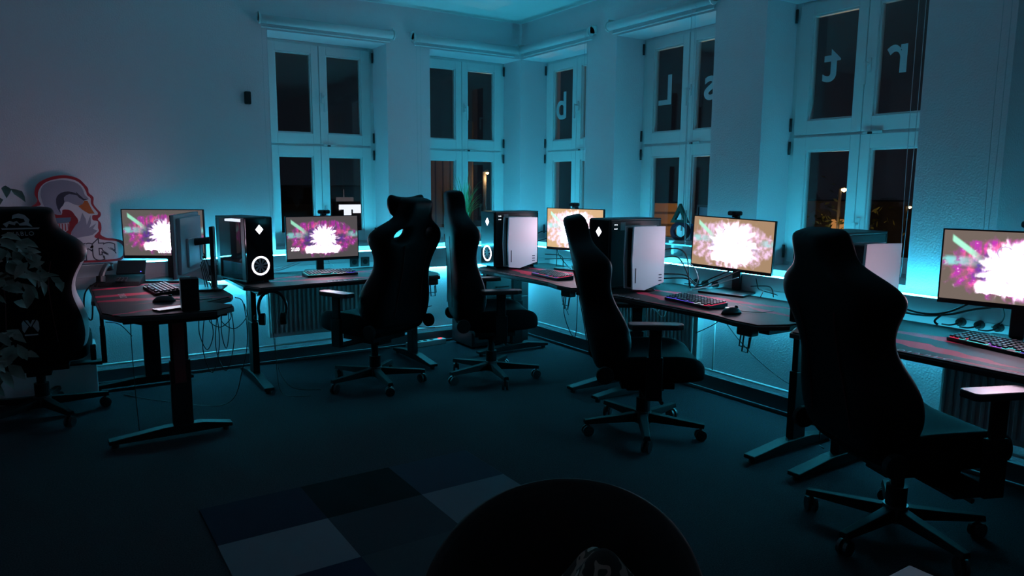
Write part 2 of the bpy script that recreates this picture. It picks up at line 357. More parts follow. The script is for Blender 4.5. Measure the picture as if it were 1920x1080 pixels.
# floor-level cable skirting
s = B(); s.box(XL, -.035, 0, -.035, 0, .095).box(XL, -.050, 0, -.05, -.035, .018); struct(s.build('baseboard_left', 'skirt_grey', bevel=.003))
s = B(); s.box(-.035, YB, 0, 0, 0, .105).box(-.05, YB, 0, -.035, -.05, .018); struct(s.build('baseboard_right', 'skirt_grey', bevel=.003))
# wall cable duct at desk height
s = B(); s.box(XL, -.080, .655, -.08, 0, .815).box(XL, -.083, .732, -.083, -.08, .736); struct(s.build('trim_1', 'duct_grey', bevel=.004))
s = B(); s.box(-.080, YB, .655, 0, 0, .815).box(-.083, YB, .732, -.08, -.08, .736); struct(s.build('trim_2', 'duct_grey', bevel=.004))

# ---------------------------------------------------------------- windows (local: x across left->right seen from the room, y outward, z up)
FR = .27
def window(n, loc, rz, W, hinge_right=True):
    t = bpy.data.objects.new('window_%d' % n, None); COL.objects.link(t); t.location = loc; t.rotation_euler = (0, 0, rz); struct(t)
    f = B(); d0, d1 = FR, FR+.07
    f.box(0, d0+.012, NB, .045, d1, NT).box(W-.045, d0+.012, NB, W, d1, NT).box(.045, d0+.012, NB, W-.045, d1, NB+.05).box(.045, d0+.012, NT-.035, W-.045, d1, NT).box(.045, d0+.012, 1.635, W-.045, d1, 1.665)
    f.build('window_frame', 'window_white', t, .003)
    h = W/2
    for (x0, x1) in ((.034, h-.002), (h+.002, W-.034)):
        for (z0, z1, g0, g1) in ((NB+.035, 1.642, .95, 1.562), (1.658, NT-.022, 1.74, 2.352)):
            gx0 = x0+(.086 if x0 < h/2 else .058); gx1 = x1-(.058 if x0 < h/2 else .076)
            s = B(); y0, y1 = d0, d0+.055
            s.box(x0, y0, z0, gx0, y1, z1).box(gx1, y0, z0, x1, y1, z1).box(gx0, y0, z0, gx1, y1, g0).box(gx0, y0, g1, gx1, y1, z1)
            e = .010
            for q in ((gx0, g0, gx0+e, g1), (gx1-e, g0, gx1, g1), (gx0+e, g0, gx1-e, g0+e), (gx0+e, g1-e, gx1-e, g1)): s.box(q[0], y0+.012, q[1], q[2], y1-.01, q[3])
            so = s.build('sash', 'window_white', t, .0025)
            box('pane', 'window_glass', gx0+.002, y0+.025, g0+.002, gx1-.002, y0+.031, g1-.002, so)
            if x0 > h/2:
                zc = (z0+z1)/2-.02 if z0 > 1.5 else 1.13
                hd = B(); hd.box(x0+.014, y0-.012, zc-.04, x0+.036, y0, zc+.04); hd.cyl((x0+.025, y0-.012, zc+.005), (x0+.025, y0-.045, zc+.005), .008); hd.box(x0+.015, y0-.056, zc-.11, x0+.035, y0-.042, zc+.015)
                hd.build('handle', 'window_white', so, .004, smooth=False)
    xh = W-.012 if hinge_right else .012
    for zc in (NT-.075, 1.72, 1.58, NB+.10):
        B().cyl((xh, d0-.006, zc-.04), (xh, d0-.006, zc+.04), .008).build('hinge', 'hinge_grey', t, smooth=True)
    l = B(); l.box(h+.02, d0-.012, 1.643, h+.13, d0-.0, 1.657); l.build('latch', 'window_white', t, .002)
    box('latch_knob', 'hinge_grey', h+.05, d0-.016, 1.640, h+.075, d0-.011, 1.652, t)
    # sill board and outer sill
    box('sill', 'window_white', 0, .0, NB, W, FR+.012, NB+.012, t, .002)
    box('outer_sill', 'duct_grey', 0, FR+.07, NB, W, WT+.03, NB+.02, t)
    return t
window(1, (-2.20, 0, 0), 0, .92); window(2, (-.90, 0, 0), 0, .90)
for k, (n0, n1) in enumerate(niB): window(3+k, (0, n0, 0), -pi/2, n0-n1, False)

# vinyl letters stuck outside on the glass (read mirrored from in here)
def letter(ch, y, z, size, label):
    o = text('window_letter', ch, size, 'vinyl_letter', None, (FR+.0235, y, z), (pi/2, 0, -pi/2), ext=.0004, bold=.005, mirror=True)
    tag(o, label, 'window letter', 'vinyl letters on the right-hand wall windows'); return o
letter('b', -.215, 1.93, .33, 'pale letter on the upper glass of the window nearest the room corner')
letter('L', -1.50, 1.945, .30, 'pale mirrored letter L on the glass left of the white pier')
letter('s', -1.925, 1.945, .33, 'pale curved letter cut off by the pier, right of the mirrored L')
letter('t', -2.845, 1.965, .31, 'pale mirrored letter t on the widest window')
letter('r', -3.245, 1.965, .31, 'pale mirrored letter r, rightmost on the window glass')

# ---------------------------------------------------------------- LED strips
def led(name, m, x0, y0, z0, x1, y1, z1, label): return tag(box(name, m, x0, y0, z0, x1, y1, z1), label, 'led strip', 'cyan light strips')
led('led_strip', 'led_cyan', -3.17, -.075, .816, -.077, -.065, .822, 'glowing cyan light strip on top of the cable duct along the left wall')
led('led_strip', 'led_cyan', -.075, -4.25, .816, -.065, -.077, .822, 'glowing cyan light strip on top of the cable duct along the right wall')

# ---------------------------------------------------------------- heating pipes and radiators
p = B(); p.tube([(XL+.1, -.052, .135), (-.08, -.052, .135)], .008, 8, 1)
p.tube([(-2.38, -.052, .135), (-2.38, -.052, .60)], .008, 8, 1).tube([(-2.44, -.052, .135), (-2.44, -.052, .62), (-2.33, -.06, .62)], .008, 8, 1)
tag(p.build('heating_pipe', 'pipe_white', smooth=True), 'thin white heating pipe running low along the left wall', 'pipe')
p = B(); p.tube([(-.052, -.10, .148), (-.052, YB+.1, .148)], .008, 8, 1); p.tube([(-.052, -2.36, .148), (-.052, -2.36, .60)], .006, 8, 1)
tag(p.build('heating_pipe', 'pipe_white', smooth=True), 'thin white heating pipe running low along the right wall', 'pipe')
def radiator(loc, rz, W, label):
    t = thing('radiator', label, 'radiator', loc, rz, 'ribbed radiators')
    b = B(); z0, z1 = .205, .60; b.box(0, -.10, z0, W, -.045, z1)
    n = int(W/.035)
    for i in range(n):
        x = .012+i*(W-.03)/n; b.box(x, -.112, z0+.03, x+.018, -.10, z1-.03)
    b.build('radiator_body', 'radiator_white', t, .004)
    g = B(); g.box(0, -.112, z1, W, -.04, z1+.012); g.build('top_grille', 'radiator_white', t, .002)
    B().cyl((W*.2, -.044, .5), (W*.2, -.001, .5), .01).cyl((W*.8, -.044, .5), (W*.8, -.001, .5), .01).build('wall_bracket', 'radiator_white', t)
    v = B(); v.cyl((-.05, -.07, .54), (0, -.07, .54), .010).cyl((-.075, -.07, .54), (-.045, -.07, .54), .018); v.build('valve', 'pipe_white', t, smooth=False)
radiator((-2.30, 0, 0), 0, 1.10, 'ribbed radiator under the first window, behind the hanging headset')
radiator((0, -1.12, 0), -pi/2, 1.14, 'ribbed radiator under the window with the lit shapes')
radiator((0, -3.80, 0), -pi/2, 1.10, 'ribbed radiator at the right, under the nearest desk')

# ---------------------------------------------------------------- roller blinds (local x along, z=0 tube axis)
def blind(loc, rz, L, chain, label):
    t = thing('roller_blind', label, 'roller blind', loc, rz, 'rolled-up roller blinds')
    B().cyl((.012, 0, 0), (L-.012, 0, 0), .030, n=20).build('fabric_roll', 'blind_fabric', t, smooth=True)
    b = B(); b.box(.02, .028, -.045, L-.02, .034, -.004); b.cyl((.02, .03, -.047), (L-.02, .03, -.047), .007); b.build('hem_bar', 'blind_fabric', t)
    for xx in (0, L-.008):
        e = B(); e.cyl((xx, 0, 0), (xx+.008, 0, 0), .036, n=20); e.box(xx, -.006, -.012, xx+.008, .06, .05); e.build('end_bracket', 'window_white', t)
    if chain is not None:
        cx, zb = chain
        c = B(); c.tube([(cx-.012, -.03, -.01), (cx-.010, -.028, -zb*.6), (cx+.005, -.026, -zb), (cx+.022, -.028, -zb*.6), (cx+.022, -.03, -.01)], .0016, 4, 8); c.build('pull_cord', 'blind_fabric', t)
blind((-2.27, -.06, 2.50), 0, 1.03, (.02, 1.55), 'rolled-up white blind above the leftmost window')
blind((-1.07, -.06, 2.50), 0, 1.00, (.02, 1.55), 'rolled-up white blind left of the room corner')
blind((-.06, -.07, 2.50), -pi/2, .97, (.95, 1.50), 'rolled-up white blind right of the room corner')
blind((-.06, -1.24, 2.50), -pi/2, 1.00, (.86, 1.55), 'rolled-up white blind above the window with the mirrored L')
blind((-.06, -2.58, 2.50), -pi/2, 1.00, (.97, 1.6), 'cord of a roller blind right of the widest window')
blind((-.06, -3.90, 2.50), -pi/2, 1.00, (.02, 1.6), 'cord of the rightmost roller blind, behind the nearest monitor')

# wall sensor
s = B(); s.box(-.022, -.035, -.045, .022, 0, .045); o = s.build('wall_sensor', 'black_plastic', bevel=.008, loc=(-2.36, 0, 1.95)); tag(o, 'small black sensor box high on the left wall', 'sensor')

# ================================================================= DESKS (local: user at -y, top at z=.70)
DZ = .70
def desk_outline(W=1.40, Dp=.75):
    h = W/2; y0, y1 = -Dp/2, Dp/2
    return [(-h, y1-.05), (-h+.05, y1), (h-.05, y1), (h, y1-.05), (h, y0+.14), (h-.07, y0), (h-.22, y0-.0), (h-.36, y0+.03), (-h+.36, y0+.03), (-h+.22, y0), (-h+.07, y0), (-h, y0+.14)]
def make_desk(label, loc, rz, outline=None, cols=((-.59, .02), (.59, .02)), foot=(-.36, .30), txt=True):
    t = thing('gaming_desk', label, 'desk', loc, rz, 'black gaming desks')
    ol = outline or desk_outline()
    B().prism(ol, DZ-.028, DZ-.006).build('desk_top', 'black_plastic', t, .003)
    B().prism([(x*.985, y*.975) for x, y in ol], DZ-.006, DZ).build('desk_pad', 'mat_print', t)
    xs = [c[0] for c in cols]
    f = B(); f.box(min(xs), -.06+cols[0][1], DZ-.07, max(xs), .0+cols[0][1], DZ-.03)
    for cx, cy in cols: f.box(cx-.03, cy-.30, DZ-.06, cx+.03, cy+.24, DZ-.0285)
    f.build('frame', 'desk_metal', t, .004)
    for cx, cy in cols:
        l = B(); l.box(cx-.022, cy-.05, .07, cx+.022, cy+.05, .42).box(cx-.017, cy-.042, .42, cx+.017, cy+.042, DZ-.05)
        lo = l.build('leg', 'desk_metal', t, .004)
        q = B(); n = [(foot[0], .022), (foot[0], .042), (-.10, .07), (.10, .07), (foot[1], .042), (foot[1], .022)]
        q.prism(n, cx-.032, cx+.032, lambda x, y, z: (z, x+cy, y)); q.build('foot', 'desk_metal', lo, .004)
        for gy in (foot[0]+.03, foot[1]-.03): B().cyl((cx, cy+gy, 0), (cx, cy+gy, .023), .018).build('glide', 'black_plastic', lo)
    if txt: text('desk_lettering', 'DIABLO', .045, 'logo_grey', t, (-.30 if txt is True else txt[0], -.335 if txt is True else txt[1], DZ+.0005), (0, 0, 0), ext=.0002, space=1.5)
    return t
d2 = make_desk('black gaming desk under the first window, holding the glass-sided computer', (-1.92, -.53, 0), 0, txt=(-.06, -.30))
make_desk('black gaming desk in the room corner, first along the right wall', (-.51, -1.28, 0), -pi/2, txt=(-.22, -.33))
make_desk('black gaming desk between the two windows, second along the right wall', (-.51, -2.71, 0), -pi/2, txt=(-.35, -.33))
make_desk('nearest black gaming desk at the right edge with light lettering', (-.51, -4.14, 0), -pi/2, txt=(-.07, -.325))
# desk standing out into the room; its long side runs away from the left wall
ol1 = [(-3.36, -.12), (-3.44, -.20), (-3.45, -1.40), (-3.38, -1.56), (-3.20, -1.60), (-2.94, -1.60), (-2.84, -1.52), (-2.83, -1.46), (-2.93, -1.30), (-2.78, -1.17), (-2.75, -1.08), (-2.75, -.60), (-2.78, -.12)]
t = thing('gaming_desk', 'black gaming desk standing out from the left wall with a telephone on it', 'desk', (-3.1, -.85, 0), 0, 'black gaming desks')
loc1 = [(x+3.1, y+.85) for x, y in ol1]
B().prism(loc1, DZ-.030, DZ-.006).build('desk_top', 'black_plastic', t, .003); B().prism([(x*.98, y*.985) for x, y in loc1], DZ-.006, DZ).build('desk_pad', 'mat_print', t)
f = B(); f.box(-.03, -.56, DZ-.09, .03, .62, DZ-.031).box(-.26, -.60, DZ-.06, .24, -.50, DZ-.031).box(-.26, .52, DZ-.06, .24, .66, DZ-.031).prism([(-.27, 0), (-.17, -.035), (.17, -.035), (.22, 0)], -.66, -.62, lambda x, y, z: (x, z, DZ-.03+y)); f.build('frame', 'desk_metal', t, .004)
for cy in (-.56, .62):
    l = B(); l.box(-.055, cy-.022, .07, .045, cy+.022, .42).box(-.048, cy-.017, .42, .038, cy+.017, DZ-.05)
    lo = l.build('leg', 'desk_metal', t, .004)
    q = B(); q.prism([(-.36, .022), (-.36, .042), (-.10, .07), (.09, .07), (.24, .042), (.24, .022)], cy-.032, cy+.032, lambda x, y, z: (x, z, y)); q.build('foot', 'desk_metal', lo, .004)
    for gx in (-.33, .21): B().cyl((gx, cy, 0), (gx, cy, .023), .018).build('glide', 'black_plastic', lo)
    if cy < 0: box('red_panel', 'desk_red', -.035, cy-.025, .30, .02, cy-.0222, .62, lo)
text('desk_lettering', 'DIABLO', .05, 'logo_grey', t, (-.22, .03, DZ+.0005), (0, 0, -pi/2), ext=.0002)
# strips along rear edges of the desks
led('led_strip', 'led_low', -3.35, -.030, .648, -.05, -.020, .6545, 'cyan light strip under the cable duct of the left wall, behind the desks')
led('led_strip', 'led_low', -.030, -4.25, .648, -.020, -.05, .6545, 'cyan light strip under the cable duct of the right wall, behind the desks')
def desk_led(x0, y0, x1, y1, label, wide):
    # desk-edge strip; unseen black shield added below to block its downward light
    t = thing('led_strip', label, 'led strip', ((x0+x1)/2, (y0+y1)/2, .684), 0, 'cyan light strips'); a_, b_ = (x1-x0)/2, (y1-y0)/2
    B().box(-a_, -b_, 0, a_, b_, .008).build('strip', 'led_desk', t)
    B().box(-a_-wide[0], -b_-wide[1], -.006, a_+wide[2], b_+wide[3], -.001).build('strip_shield', 'black_plastic', t)
desk_led(-2.56, -.152, -1.28, -.146, 'cyan light strip along the rear edge of the desk under the first window', (0, 0, 0, .022))
desk_led(-.132, -1.93, -.126, -.62, 'cyan light strip along the rear edge of the corner desk', (0, 0, .022, 0))
desk_led(-.132, -3.36, -.126, -2.06, 'cyan light strip along the rear edge of the second right-hand desk', (0, 0, .022, 0))
desk_led(-.132, -4.78, -.126, -3.49, 'cyan light strip along the rear edge of the nearest desk', (0, 0, .022, 0))

# ================================================================= MONITORS (local: screen faces -y, bottom edge at z=0)
def monitor(label, loc, rz, screen, W=.54, Hh=.325, post=(0, .09), base=(.26, .18), roll=0, deskz=DZ, texts=(), pivot=False):
    t = thing('monitor', label, 'monitor', loc, rz, 'desk monitors'); h = W/2
    zr = Matrix.Translation((0, 0, Hh/2)) @ Matrix.Rotation(roll, 4, 'Y') @ Matrix.Translation((0, 0, -Hh/2))
    c = B(); c.box(-h, -.006, 0, h, .012, Hh)
    c.prism([(-h+.03, .02), (h-.03, .02), (h-.05, Hh-.02), (-h+.05, Hh-.02)], .012, .034, lambda x, y, z: (x, z, y)); c.box(-.15, .034, .05, .15, .05, .22)
    body = c.build('casing', 'monitor_back' if pivot else 'monitor_black', t, .004); body.matrix_local = zr
    fr = B(); e, eb = .006, .020
    fr.box(-h, -.010, 0, h, -.006, eb).box(-h, -.010, Hh-e, h, -.006, Hh).box(-h, -.010, eb, -h+e, -.006, Hh-e).box(h-e, -.010, eb, h, -.006, Hh-e)
    f_ = fr.build('bezel', 'monitor_black', t); f_.matrix_local = zr
    s = B(); cz = (eb+Hh-e)/2; s.box(-h+e, -.0015, eb-cz, h-e, 0, Hh-e-cz); so = s.build('screen', screen, t); so.matrix_local = zr @ Matrix.Translation((0, -.006, cz))
    for (st, sz, tx, tz, sxx) in texts:
        tt_ = text('screen_lettering', st, sz, 'screen_text', so, (tx, -.0022, tz), (pi/2, 0, 0), ext=.0001, bold=sz*.03); tt_.scale = (sxx, 1, 1)
    zb = deskz-loc[2]; px, py = post
    p = B(); p.box(px-.028, py-.012, zb+.012, px+.028, py+.014, Hh*.78); st = p.build('stand_post', 'monitor_black', t, .006)
    B().cyl((px, py-.005, Hh*.55), (0, .045, Hh*.52), .022, n=10).build('stand_arm', 'monitor_black', t)
    bw, bd = base; B().prism([(px-bw/2, py-bd), (px+bw/2, py-bd), (px+bw/2-.03, py+.06), (px-bw/2+.03, py+.06)], zb+.0008, zb+.012).build('stand_base', 'monitor_black', t, .003)
    if pivot:
        B().box(h-.065, .0121, Hh-.055, h-.04, .0128, Hh-.025).build('maker_badge', 'logo_grey', t)
        v = B(); v.box(-.20, .0505, .07, -.12, .053, .20); v.build('connector_recess', 'black_plastic', t)
    return t
def webcam(loc, rz, label):
    t = thing('webcam', label, 'webcam', loc, rz, 'webcams on the monitors')
    B().box(-.045, -.018, .012, .045, .012, .040).build('camera_body', 'black_plastic', t, .010)
    B().cyl((0, -.021, .026), (0, -.017, .026), .010, n=16).build('lens', 'black_gloss', t)
    B().box(-.018, -.008, .0, .018, .030, .013).box(-.018, .024, -.04, .018, .032, .004).build('clip', 'black_plastic', t, .003)
m1 = monitor('monitor on the desk with the telephone, facing us with white lettering', (-2.99, -.25, .85), R(-33), 'screen_picture_vivid', texts=(('GAMES HUB', .030, .0, -.132, .52),))
m2 = monitor('monitor showing the time below the first window, webcam on top', (-1.945, -.315, .79), R(0), 'screen_picture_window', texts=(('21:03', .034, -.205, -.092, .8),), post=(0, .08))
m3 = monitor('pale overexposed monitor in the corner, partly behind a chair', (-.25, -1.13, .845), R(-75), 'screen_picture_pale')
m4 = monitor('monitor with a washed-out picture between console and chair on the second right-hand desk', (-.15, -2.55, .83), R(-78), 'screen_picture_warm', post=(.02, .045), base=(.30, .20), roll=R(2.0))
m5 = monitor('nearest monitor, cut off by the right edge of the picture', (-.30, -4.14, .845), R(-78), 'screen_picture_near', post=(.02, .08), base=(.26, .10))
mb = monitor('monitor seen from behind on the desk standing out from the left wall', (-2.935, -.74, .80), R(-112), 'screen_picture_vivid', W=.61, Hh=.365, post=(.0, .15), pivot=True)
webcam((-1.93, -.31, 1.117), 0, 'black webcam on the monitor below the first window')
webcam((-.235, -1.10, 1.172), R(-75), 'small black webcam on the pale corner monitor')
webcam((-.14, -2.555, 1.157), R(-78), 'black webcam on the washed-out monitor of the second right-hand desk')
webcam((-.28, -4.19, 1.172), R(-78), 'black webcam at the right picture edge on the nearest monitor')

# ================================================================= PC TOWERS (local: front faces -y, x across, origin front bottom centre)
def tower(label, loc, rz, glass_side=None, W=.20, D=.43, Hh=.44, ring=True):
    t = thing('computer_tower', label, 'computer tower', loc, rz, 'black computer towers with a glowing diamond'); h = W/2
    s = B(); z0, z1 = .012, Hh; th = .012
    s.box(-h, .0, z0, h, D, z0+th).box(-h, 0, z1-th, h, D, z1).box(-h, D-th, z0+th, h, D, z1-th)
    None if glass_side == 'L' else s.box(-h, 0, z0+th, -h+.008, D-th, z1-th).box(h-.008, 0, z0+th, h, D-th, z1-th)
    s.box(-h, 0, z0+th, -h+.02, .05, z1-th); s.box(-h, D-.05, z0+th, -h+.02, D-th, z1-th)
    s.build('case_body', 'black_plastic', t, .003)
    f = B(); f.box(-h+.003, -.014, z0+.004, h-.003, 0, z1-.004); f.build('front_panel', 'black_gloss', t, .004)
    dz = z1-.08; d = .026
    B().prism([(0, -d*1.15), (d, 0), (0, d*1.15), (-d, 0)], -.0155, -.0142, lambda x, y, z: (x, z, dz+y)).build('diamond_light', 'case_light', t)
    if ring:
        rz_ = .115
        r = B(); n = 40; ro, ri = .062, .051
        r.rings([[(q*math.cos(2*pi*i/n), yy, rz_+q*math.sin(2*pi*i/n)) for i in range(n)] for q, yy in ((ri, -.0145), (ro, -.0145), (ro, -.0165), (ri, -.0165), (ri, -.0145))], cap=False); r.build('ring_light', 'case_light', t)
        fa = B(); fa.cyl((0, -.0145, rz_), (0, -.017, rz_), .016, n=16)
        for i in range(9):
            q = 2*pi*i/9; fa.prism([(.016*math.cos(q), .016*math.sin(q)), (.047*math.cos(q+.15), .047*math.sin(q+.15)), (.047*math.cos(q+.55), .047*math.sin(q+.55)), (.016*math.cos(q+.5), .016*math.sin(q+.5))], -.0155, -.0145, lambda x, y, z: (x, z, rz_+y))
        fa.build('front_fan', mat('fan_grey', (.32, .32, .36), .4), t)
    if glass_side == 'L':
        B().box(-h-.003, .052, z0+.01, -h, D-.052, z1-.01).build('glass_panel', 'case_glass', t); B().box(h, .0, z0+.01, h+.003, D-.01, z1-.01).build('glass_panel', 'case_glass', t)
        g = B(); g.box(-h+.03, .06, z1-.035, h-.03, D-.07, z1-.02); g.build('inner_light_bar', 'lit_white', t, .003)  # glowing bar under the case top, added to light the interior
        k = B(); k.cyl((h-.05, .22, .24), (h-.02, .22, .24), .05, n=20); k.cyl((h-.06, .22, .24), (h-.05, .22, .24), .025, n=16); k.build('cooler', 'fan_grey', t)
        q = B(); q.tube([(0, .12, .18), (-.03, .18, .14), (0, .28, .10), (.03, .33, .06)], .008); q.build('inner_cable', 'cable_white', t)
        box('shroud', 'black_plastic', -h+.012, .06, .03, h-.01, D-.02, .13, t)
    # ports, buttons and sticker on the right flank near the front
    b = B()
    for (yy, zz) in ((.03, z1-.035), (.045, z1-.035), (.03, z1-.06), (.045, z1-.06)): b.cyl((h, yy, zz), (h+.002, yy, zz), .003, n=8)
    b.build('power_buttons', 'dot_light', t); box('sticker', 'sticker', h, .075, z1-.07, h+.0015, .115, z1-.02, t)
    for xx in (-h+.03, h-.03):
        for yy in (.04, D-.04): B().cyl((xx, yy, 0), (xx, yy, .013), .015).build('rubber_foot', 'black_matte', t)
    return t
tower('glass-sided computer tower left of the window monitor, ring light facing us', (-2.49, -.675, DZ+.0005), R(14), 'L', W=.19, D=.40, Hh=.43)
tower('black computer tower in the room corner beside a white console', (-.745, -.68, DZ+.0005), R(-90), D=.40)
tower('black computer tower behind the second chair of the right wall, diamond lit', (-.745, -2.02, DZ+.0005), R(-90), D=.42)
tower('black computer tower behind the nearest tall chair back', (-.73, -3.50, DZ+.0005), R(-90), D=.42)

# ================================================================= CONSOLES (upright; local: front faces -y, wide plates face +-x)
def console(label, loc, rz):
    t = thing('game_console', label, 'game console', loc, rz, 'upright white game consoles')
    B().prism([(-.026, .03), (.026, .03), (.030, .395), (-.030, .395)], .012, .25, lambda x, y, z: (x, z, y)).build('core', 'console_black', t, .006)
    for sgn in (-1, 1):
        prof = [(.000, .022), (-.010, .20), (.000, .402), (.06, .404), (.262, .398), (.262, .05), (.18, .03), (.10, .010)]
        p = B(); p.prism(prof, .036, .040, lambda x, y, z: (sgn*z, x, y))
        # inward-folding front flank of the plate
        p.prism([(0, .022), (-.010, .20), (.0, .402), (.004, .402), (.012, .20), (.055, .022)], .028, .0405, lambda x, y, z: (sgn*z, x, y))
        p.build('side_plate', 'console_white', t, .003)
        q = B()
        for i in range(3): q.box(sgn*.0405-.0004, .215, .055+i*.022, sgn*.0405+.0004, .24, .061+i*.022)
    d = B(); d.box(.0405, .018, .06, .0420, .024, .15); d.build('disc_slot', 'black_matte', t)
    m = B(); m.box(.0400, .215, .060, .0408, .240, .066).box(.0400, .215, .078, .0408, .240, .084).box(.0400, .215, .096, .0408, .240, .102); m.build('port_marks', 'sign_dark', t)
    B().lathe([(.0, 0), (.055, 0), (.055, .010), (.035, .016), (.0, .016)], (0, .15, 0), 24).build('stand', 'console_black', t, smooth=False)
    return t
console('white game console right of the tower in the room corner', (-.70, -.86, DZ+.0005), R(-90))
console('white game console in the middle, beside the keyboard with blue light', (-.70, -2.235, DZ+.0005), R(-90))
console('white game console rising behind the nearest chair', (-.71, -3.70, DZ+.0005), R(-92))

# ================================================================= KEYBOARDS (local x long, user at -y)
KC = {}
def cap_mesh(m):
    if m in KC: return KC[m]
    o = B().rings([[(-.0085, -.0085, 0), (.0085, -.0085, 0), (.0085, .0085, 0), (-.0085, .0085, 0)], [(-.0068, -.006, .008), (.0068, -.006, .008), (.0068, .007, .008), (-.0068, .007, .008)]])
    b = B(); b.rings([[(-.0085, -.0085, 0), (.0085, -.0085, 0), (.0085, .0085, 0), (-.0085, .0085, 0)], [(-.0085, -.0085, .0015), (.0085, -.0085, .0015), (.0085, .0085, .0015), (-.0085, .0085, .0015)]])
    b.bm.faces.ensure_lookup_table()
    for f in b.bm.faces: f.material_index = 1
    b.mi = 0; b.rings([[(-.0082, -.0082, .0015), (.0082, -.0082, .0015), (.0082, .0082, .0015), (-.0082, .0082, .0015)], [(-.0066, -.0058, .009), (.0066, -.0058, .009), (.0066, .0068, .009), (-.0066, .0068, .009)]])
    o = b.build('keycap', ['keycap', m]); me = o.data; bpy.data.objects.remove(o, do_unlink=True); KC[m] = me; return me
def keyboard(label, loc, rz, glow):
    t = thing('keyboard', label, 'keyboard', loc, rz, 'mechanical keyboards')
    W, D = .365, .135
    B().prism([(-D/2, 0), (D/2, 0), (D/2, .026), (-D/2, .014)], -W/2, W/2, lambda x, y, z: (z, x, y)).build('keyboard_body', 'black_plastic', t, .003)
    for r in range(6):
        n = 15 if r < 5 else 9
        for k in range(n):
            if r == 5: xs = [-.166, -.143, -.120, -.05, .02, .043, .066, .12, .143][k]; sx = 5.0 if k == 3 else 1
            else: xs = -.166+k*.0237; sx = 1
            if r == 5 and k == 3: xs = -.05
            yy = .054-r*.0213; c = glow[(k*len(glow)//n) % len(glow)] if random.random() > .12 else glow[random.randrange(len(glow))]
            o = bpy.data.objects.new('keycap', cap_mesh(c)); COL.objects.link(o); o.parent = t; o.location = (xs, yy, .0205+.089*yy); o.scale = (sx, 1, 1); o.rotation_euler = (.09, 0, 0)
    c = B(); c.tube([(-.10, .066, .012), (-.10, .12, .006), (-.06, .18, .006)], .002); c.build('keyboard_cable', 'cable_black', t)
keyboard('dark keyboard on the desk with the telephone', (-3.09, -.74, DZ+.001), R(-86), ['glow_white', 'keycap', 'keycap'])
keyboard('keyboard with cyan backlight in front of the window monitor', (-1.96, -.50, DZ+.001), R(0), ['glow_cyan', 'glow_cyan', 'glow_white', 'glow_blue'])
keyboard('keyboard with violet light on the corner desk', (-.66, -1.40, DZ+.001), R(-96), ['glow_violet', 'glow_violet', 'glow_red'])
keyboard('keyboard glowing blue to red beside the middle console', (-.66, -2.74, DZ+.001), R(-96), ['glow_blue', 'glow_blue', 'glow_violet', 'glow_white', 'glow_red'])
keyboard('keyboard with coloured lights at the right picture edge', (-.44, -4.17, DZ+.001), R(-104), ['glow_red', 'glow_cyan', 'glow_violet', 'glow_cyan', 'glow_blue'])

def mouse(label, loc, rz, lit):
    t = thing('computer_mouse', label, 'mouse', loc, rz, 'computer mice')
    b = B(); rings = []
    for i in range(7):
        s = i/6; y = -.058+.116*s; hw = .030*(1-.35*(2*s-1)**2)*(.55 if i in (0, 6) else 1); h = .036*math.sin(pi*(.15+.72*s))*(.5 if i in (0, 6) else 1)
        rings.append([(hw*math.cos(a), y, max(0.001, h*math.sin(a))) for a in [pi*k/8 for k in range(9)]])
    b.rings(rings); b.build('mouse_shell', 'black_plastic', t, smooth=True)
    B().cyl((-.004, .030, .030), (.004, .030, .030), .009, n=14).build('scroll_wheel', 'black_gloss', t)
    if lit: box('mouse_light', lit, -.008, -.035, .0315, .008, -.022, .0335, t)
    B().tube([(0, .056, .010), (.01, .10, .004), (.05, .16, .004), (.04, .24, .004)], .0018).build('mouse_cable', 'cable_black', t)
mouse('dark mouse in front of the keyboard on the desk with the telephone', (-3.13, -1.17, DZ+.001), R(-95), None)
mouse('mouse with a red light at the right end of the desk below the first window', (-1.52, -.36, DZ+.001), R(-10), 'red_light')
mouse('mouse with a white light beside the blue and red keyboard', (-.74, -3.06, DZ+.001), R(-100), 'glow_white')

# smartphone, telephone, speaker box
o = B().box(-.075, -.037, 0, .075, .037, .008); o.mi = 1; o.box(-.070, -.033, .008, .070, .033, .0086)
tag(o.build('smartphone', ['black_gloss', 'phone_reflection'], bevel=.0, loc=(-3.14, -1.455, DZ+.001), rot=(0, 0, R(20))), 'smartphone with a bright glossy face lying at the front edge of the desk', 'smartphone')  # weak emission on the face stands in for a reflection on the gloss
t = thing('desk_telephone', 'black desk telephone with a raised display in front of the swan sign', 'telephone', (-3.27, -.30, DZ+.001), R(-18))
B().prism([(-.09, 0), (.09, 0), (.10, .055), (-.05, .022)], -.13, .13, lambda x, y, z: (z, x, y)).build('telephone_base', 'black_matte', t, .006)
B().box(-.02, -.005, 0, .15, .006, .105).build('display', 'black_gloss', t, .004, loc=(-.01, .045, .06), rot=(R(-38), 0, 0))
h = B(); h.tube([(-.085, -.09, .055), (-.085, -.04, .085), (-.085, .05, .115), (-.085, .11, .11)], .017, 8); h.cyl((-.085, -.095, .03), (-.085, -.085, .065), .026, n=12).cyl((-.085, .115, .085), (-.085, .105, .125), .026, n=12); h.build('handset', 'black_plastic', t, smooth=False)
kb = B()
for i in range(4):
    for j in range(3): kb.box(-.01+j*.022, -.07+i*.018, .028+i*.004, .006+j*.022, -.058+i*.018, .036+i*.004)
kb.build('dial_keys', 'keycap', t); box('status_light', 'glow_blue', .115, .03, .075, .122, .034, .08, t)
B().tube([(-.09, -.10, .04), (-.16, -.14, -.02), (-.165, -.17, -.14), (-.13, -.17, -.19), (-.12, -.14, -.05), (-.10, -.08, .02)], .005).build('handset_cord', 'cable_black', t)
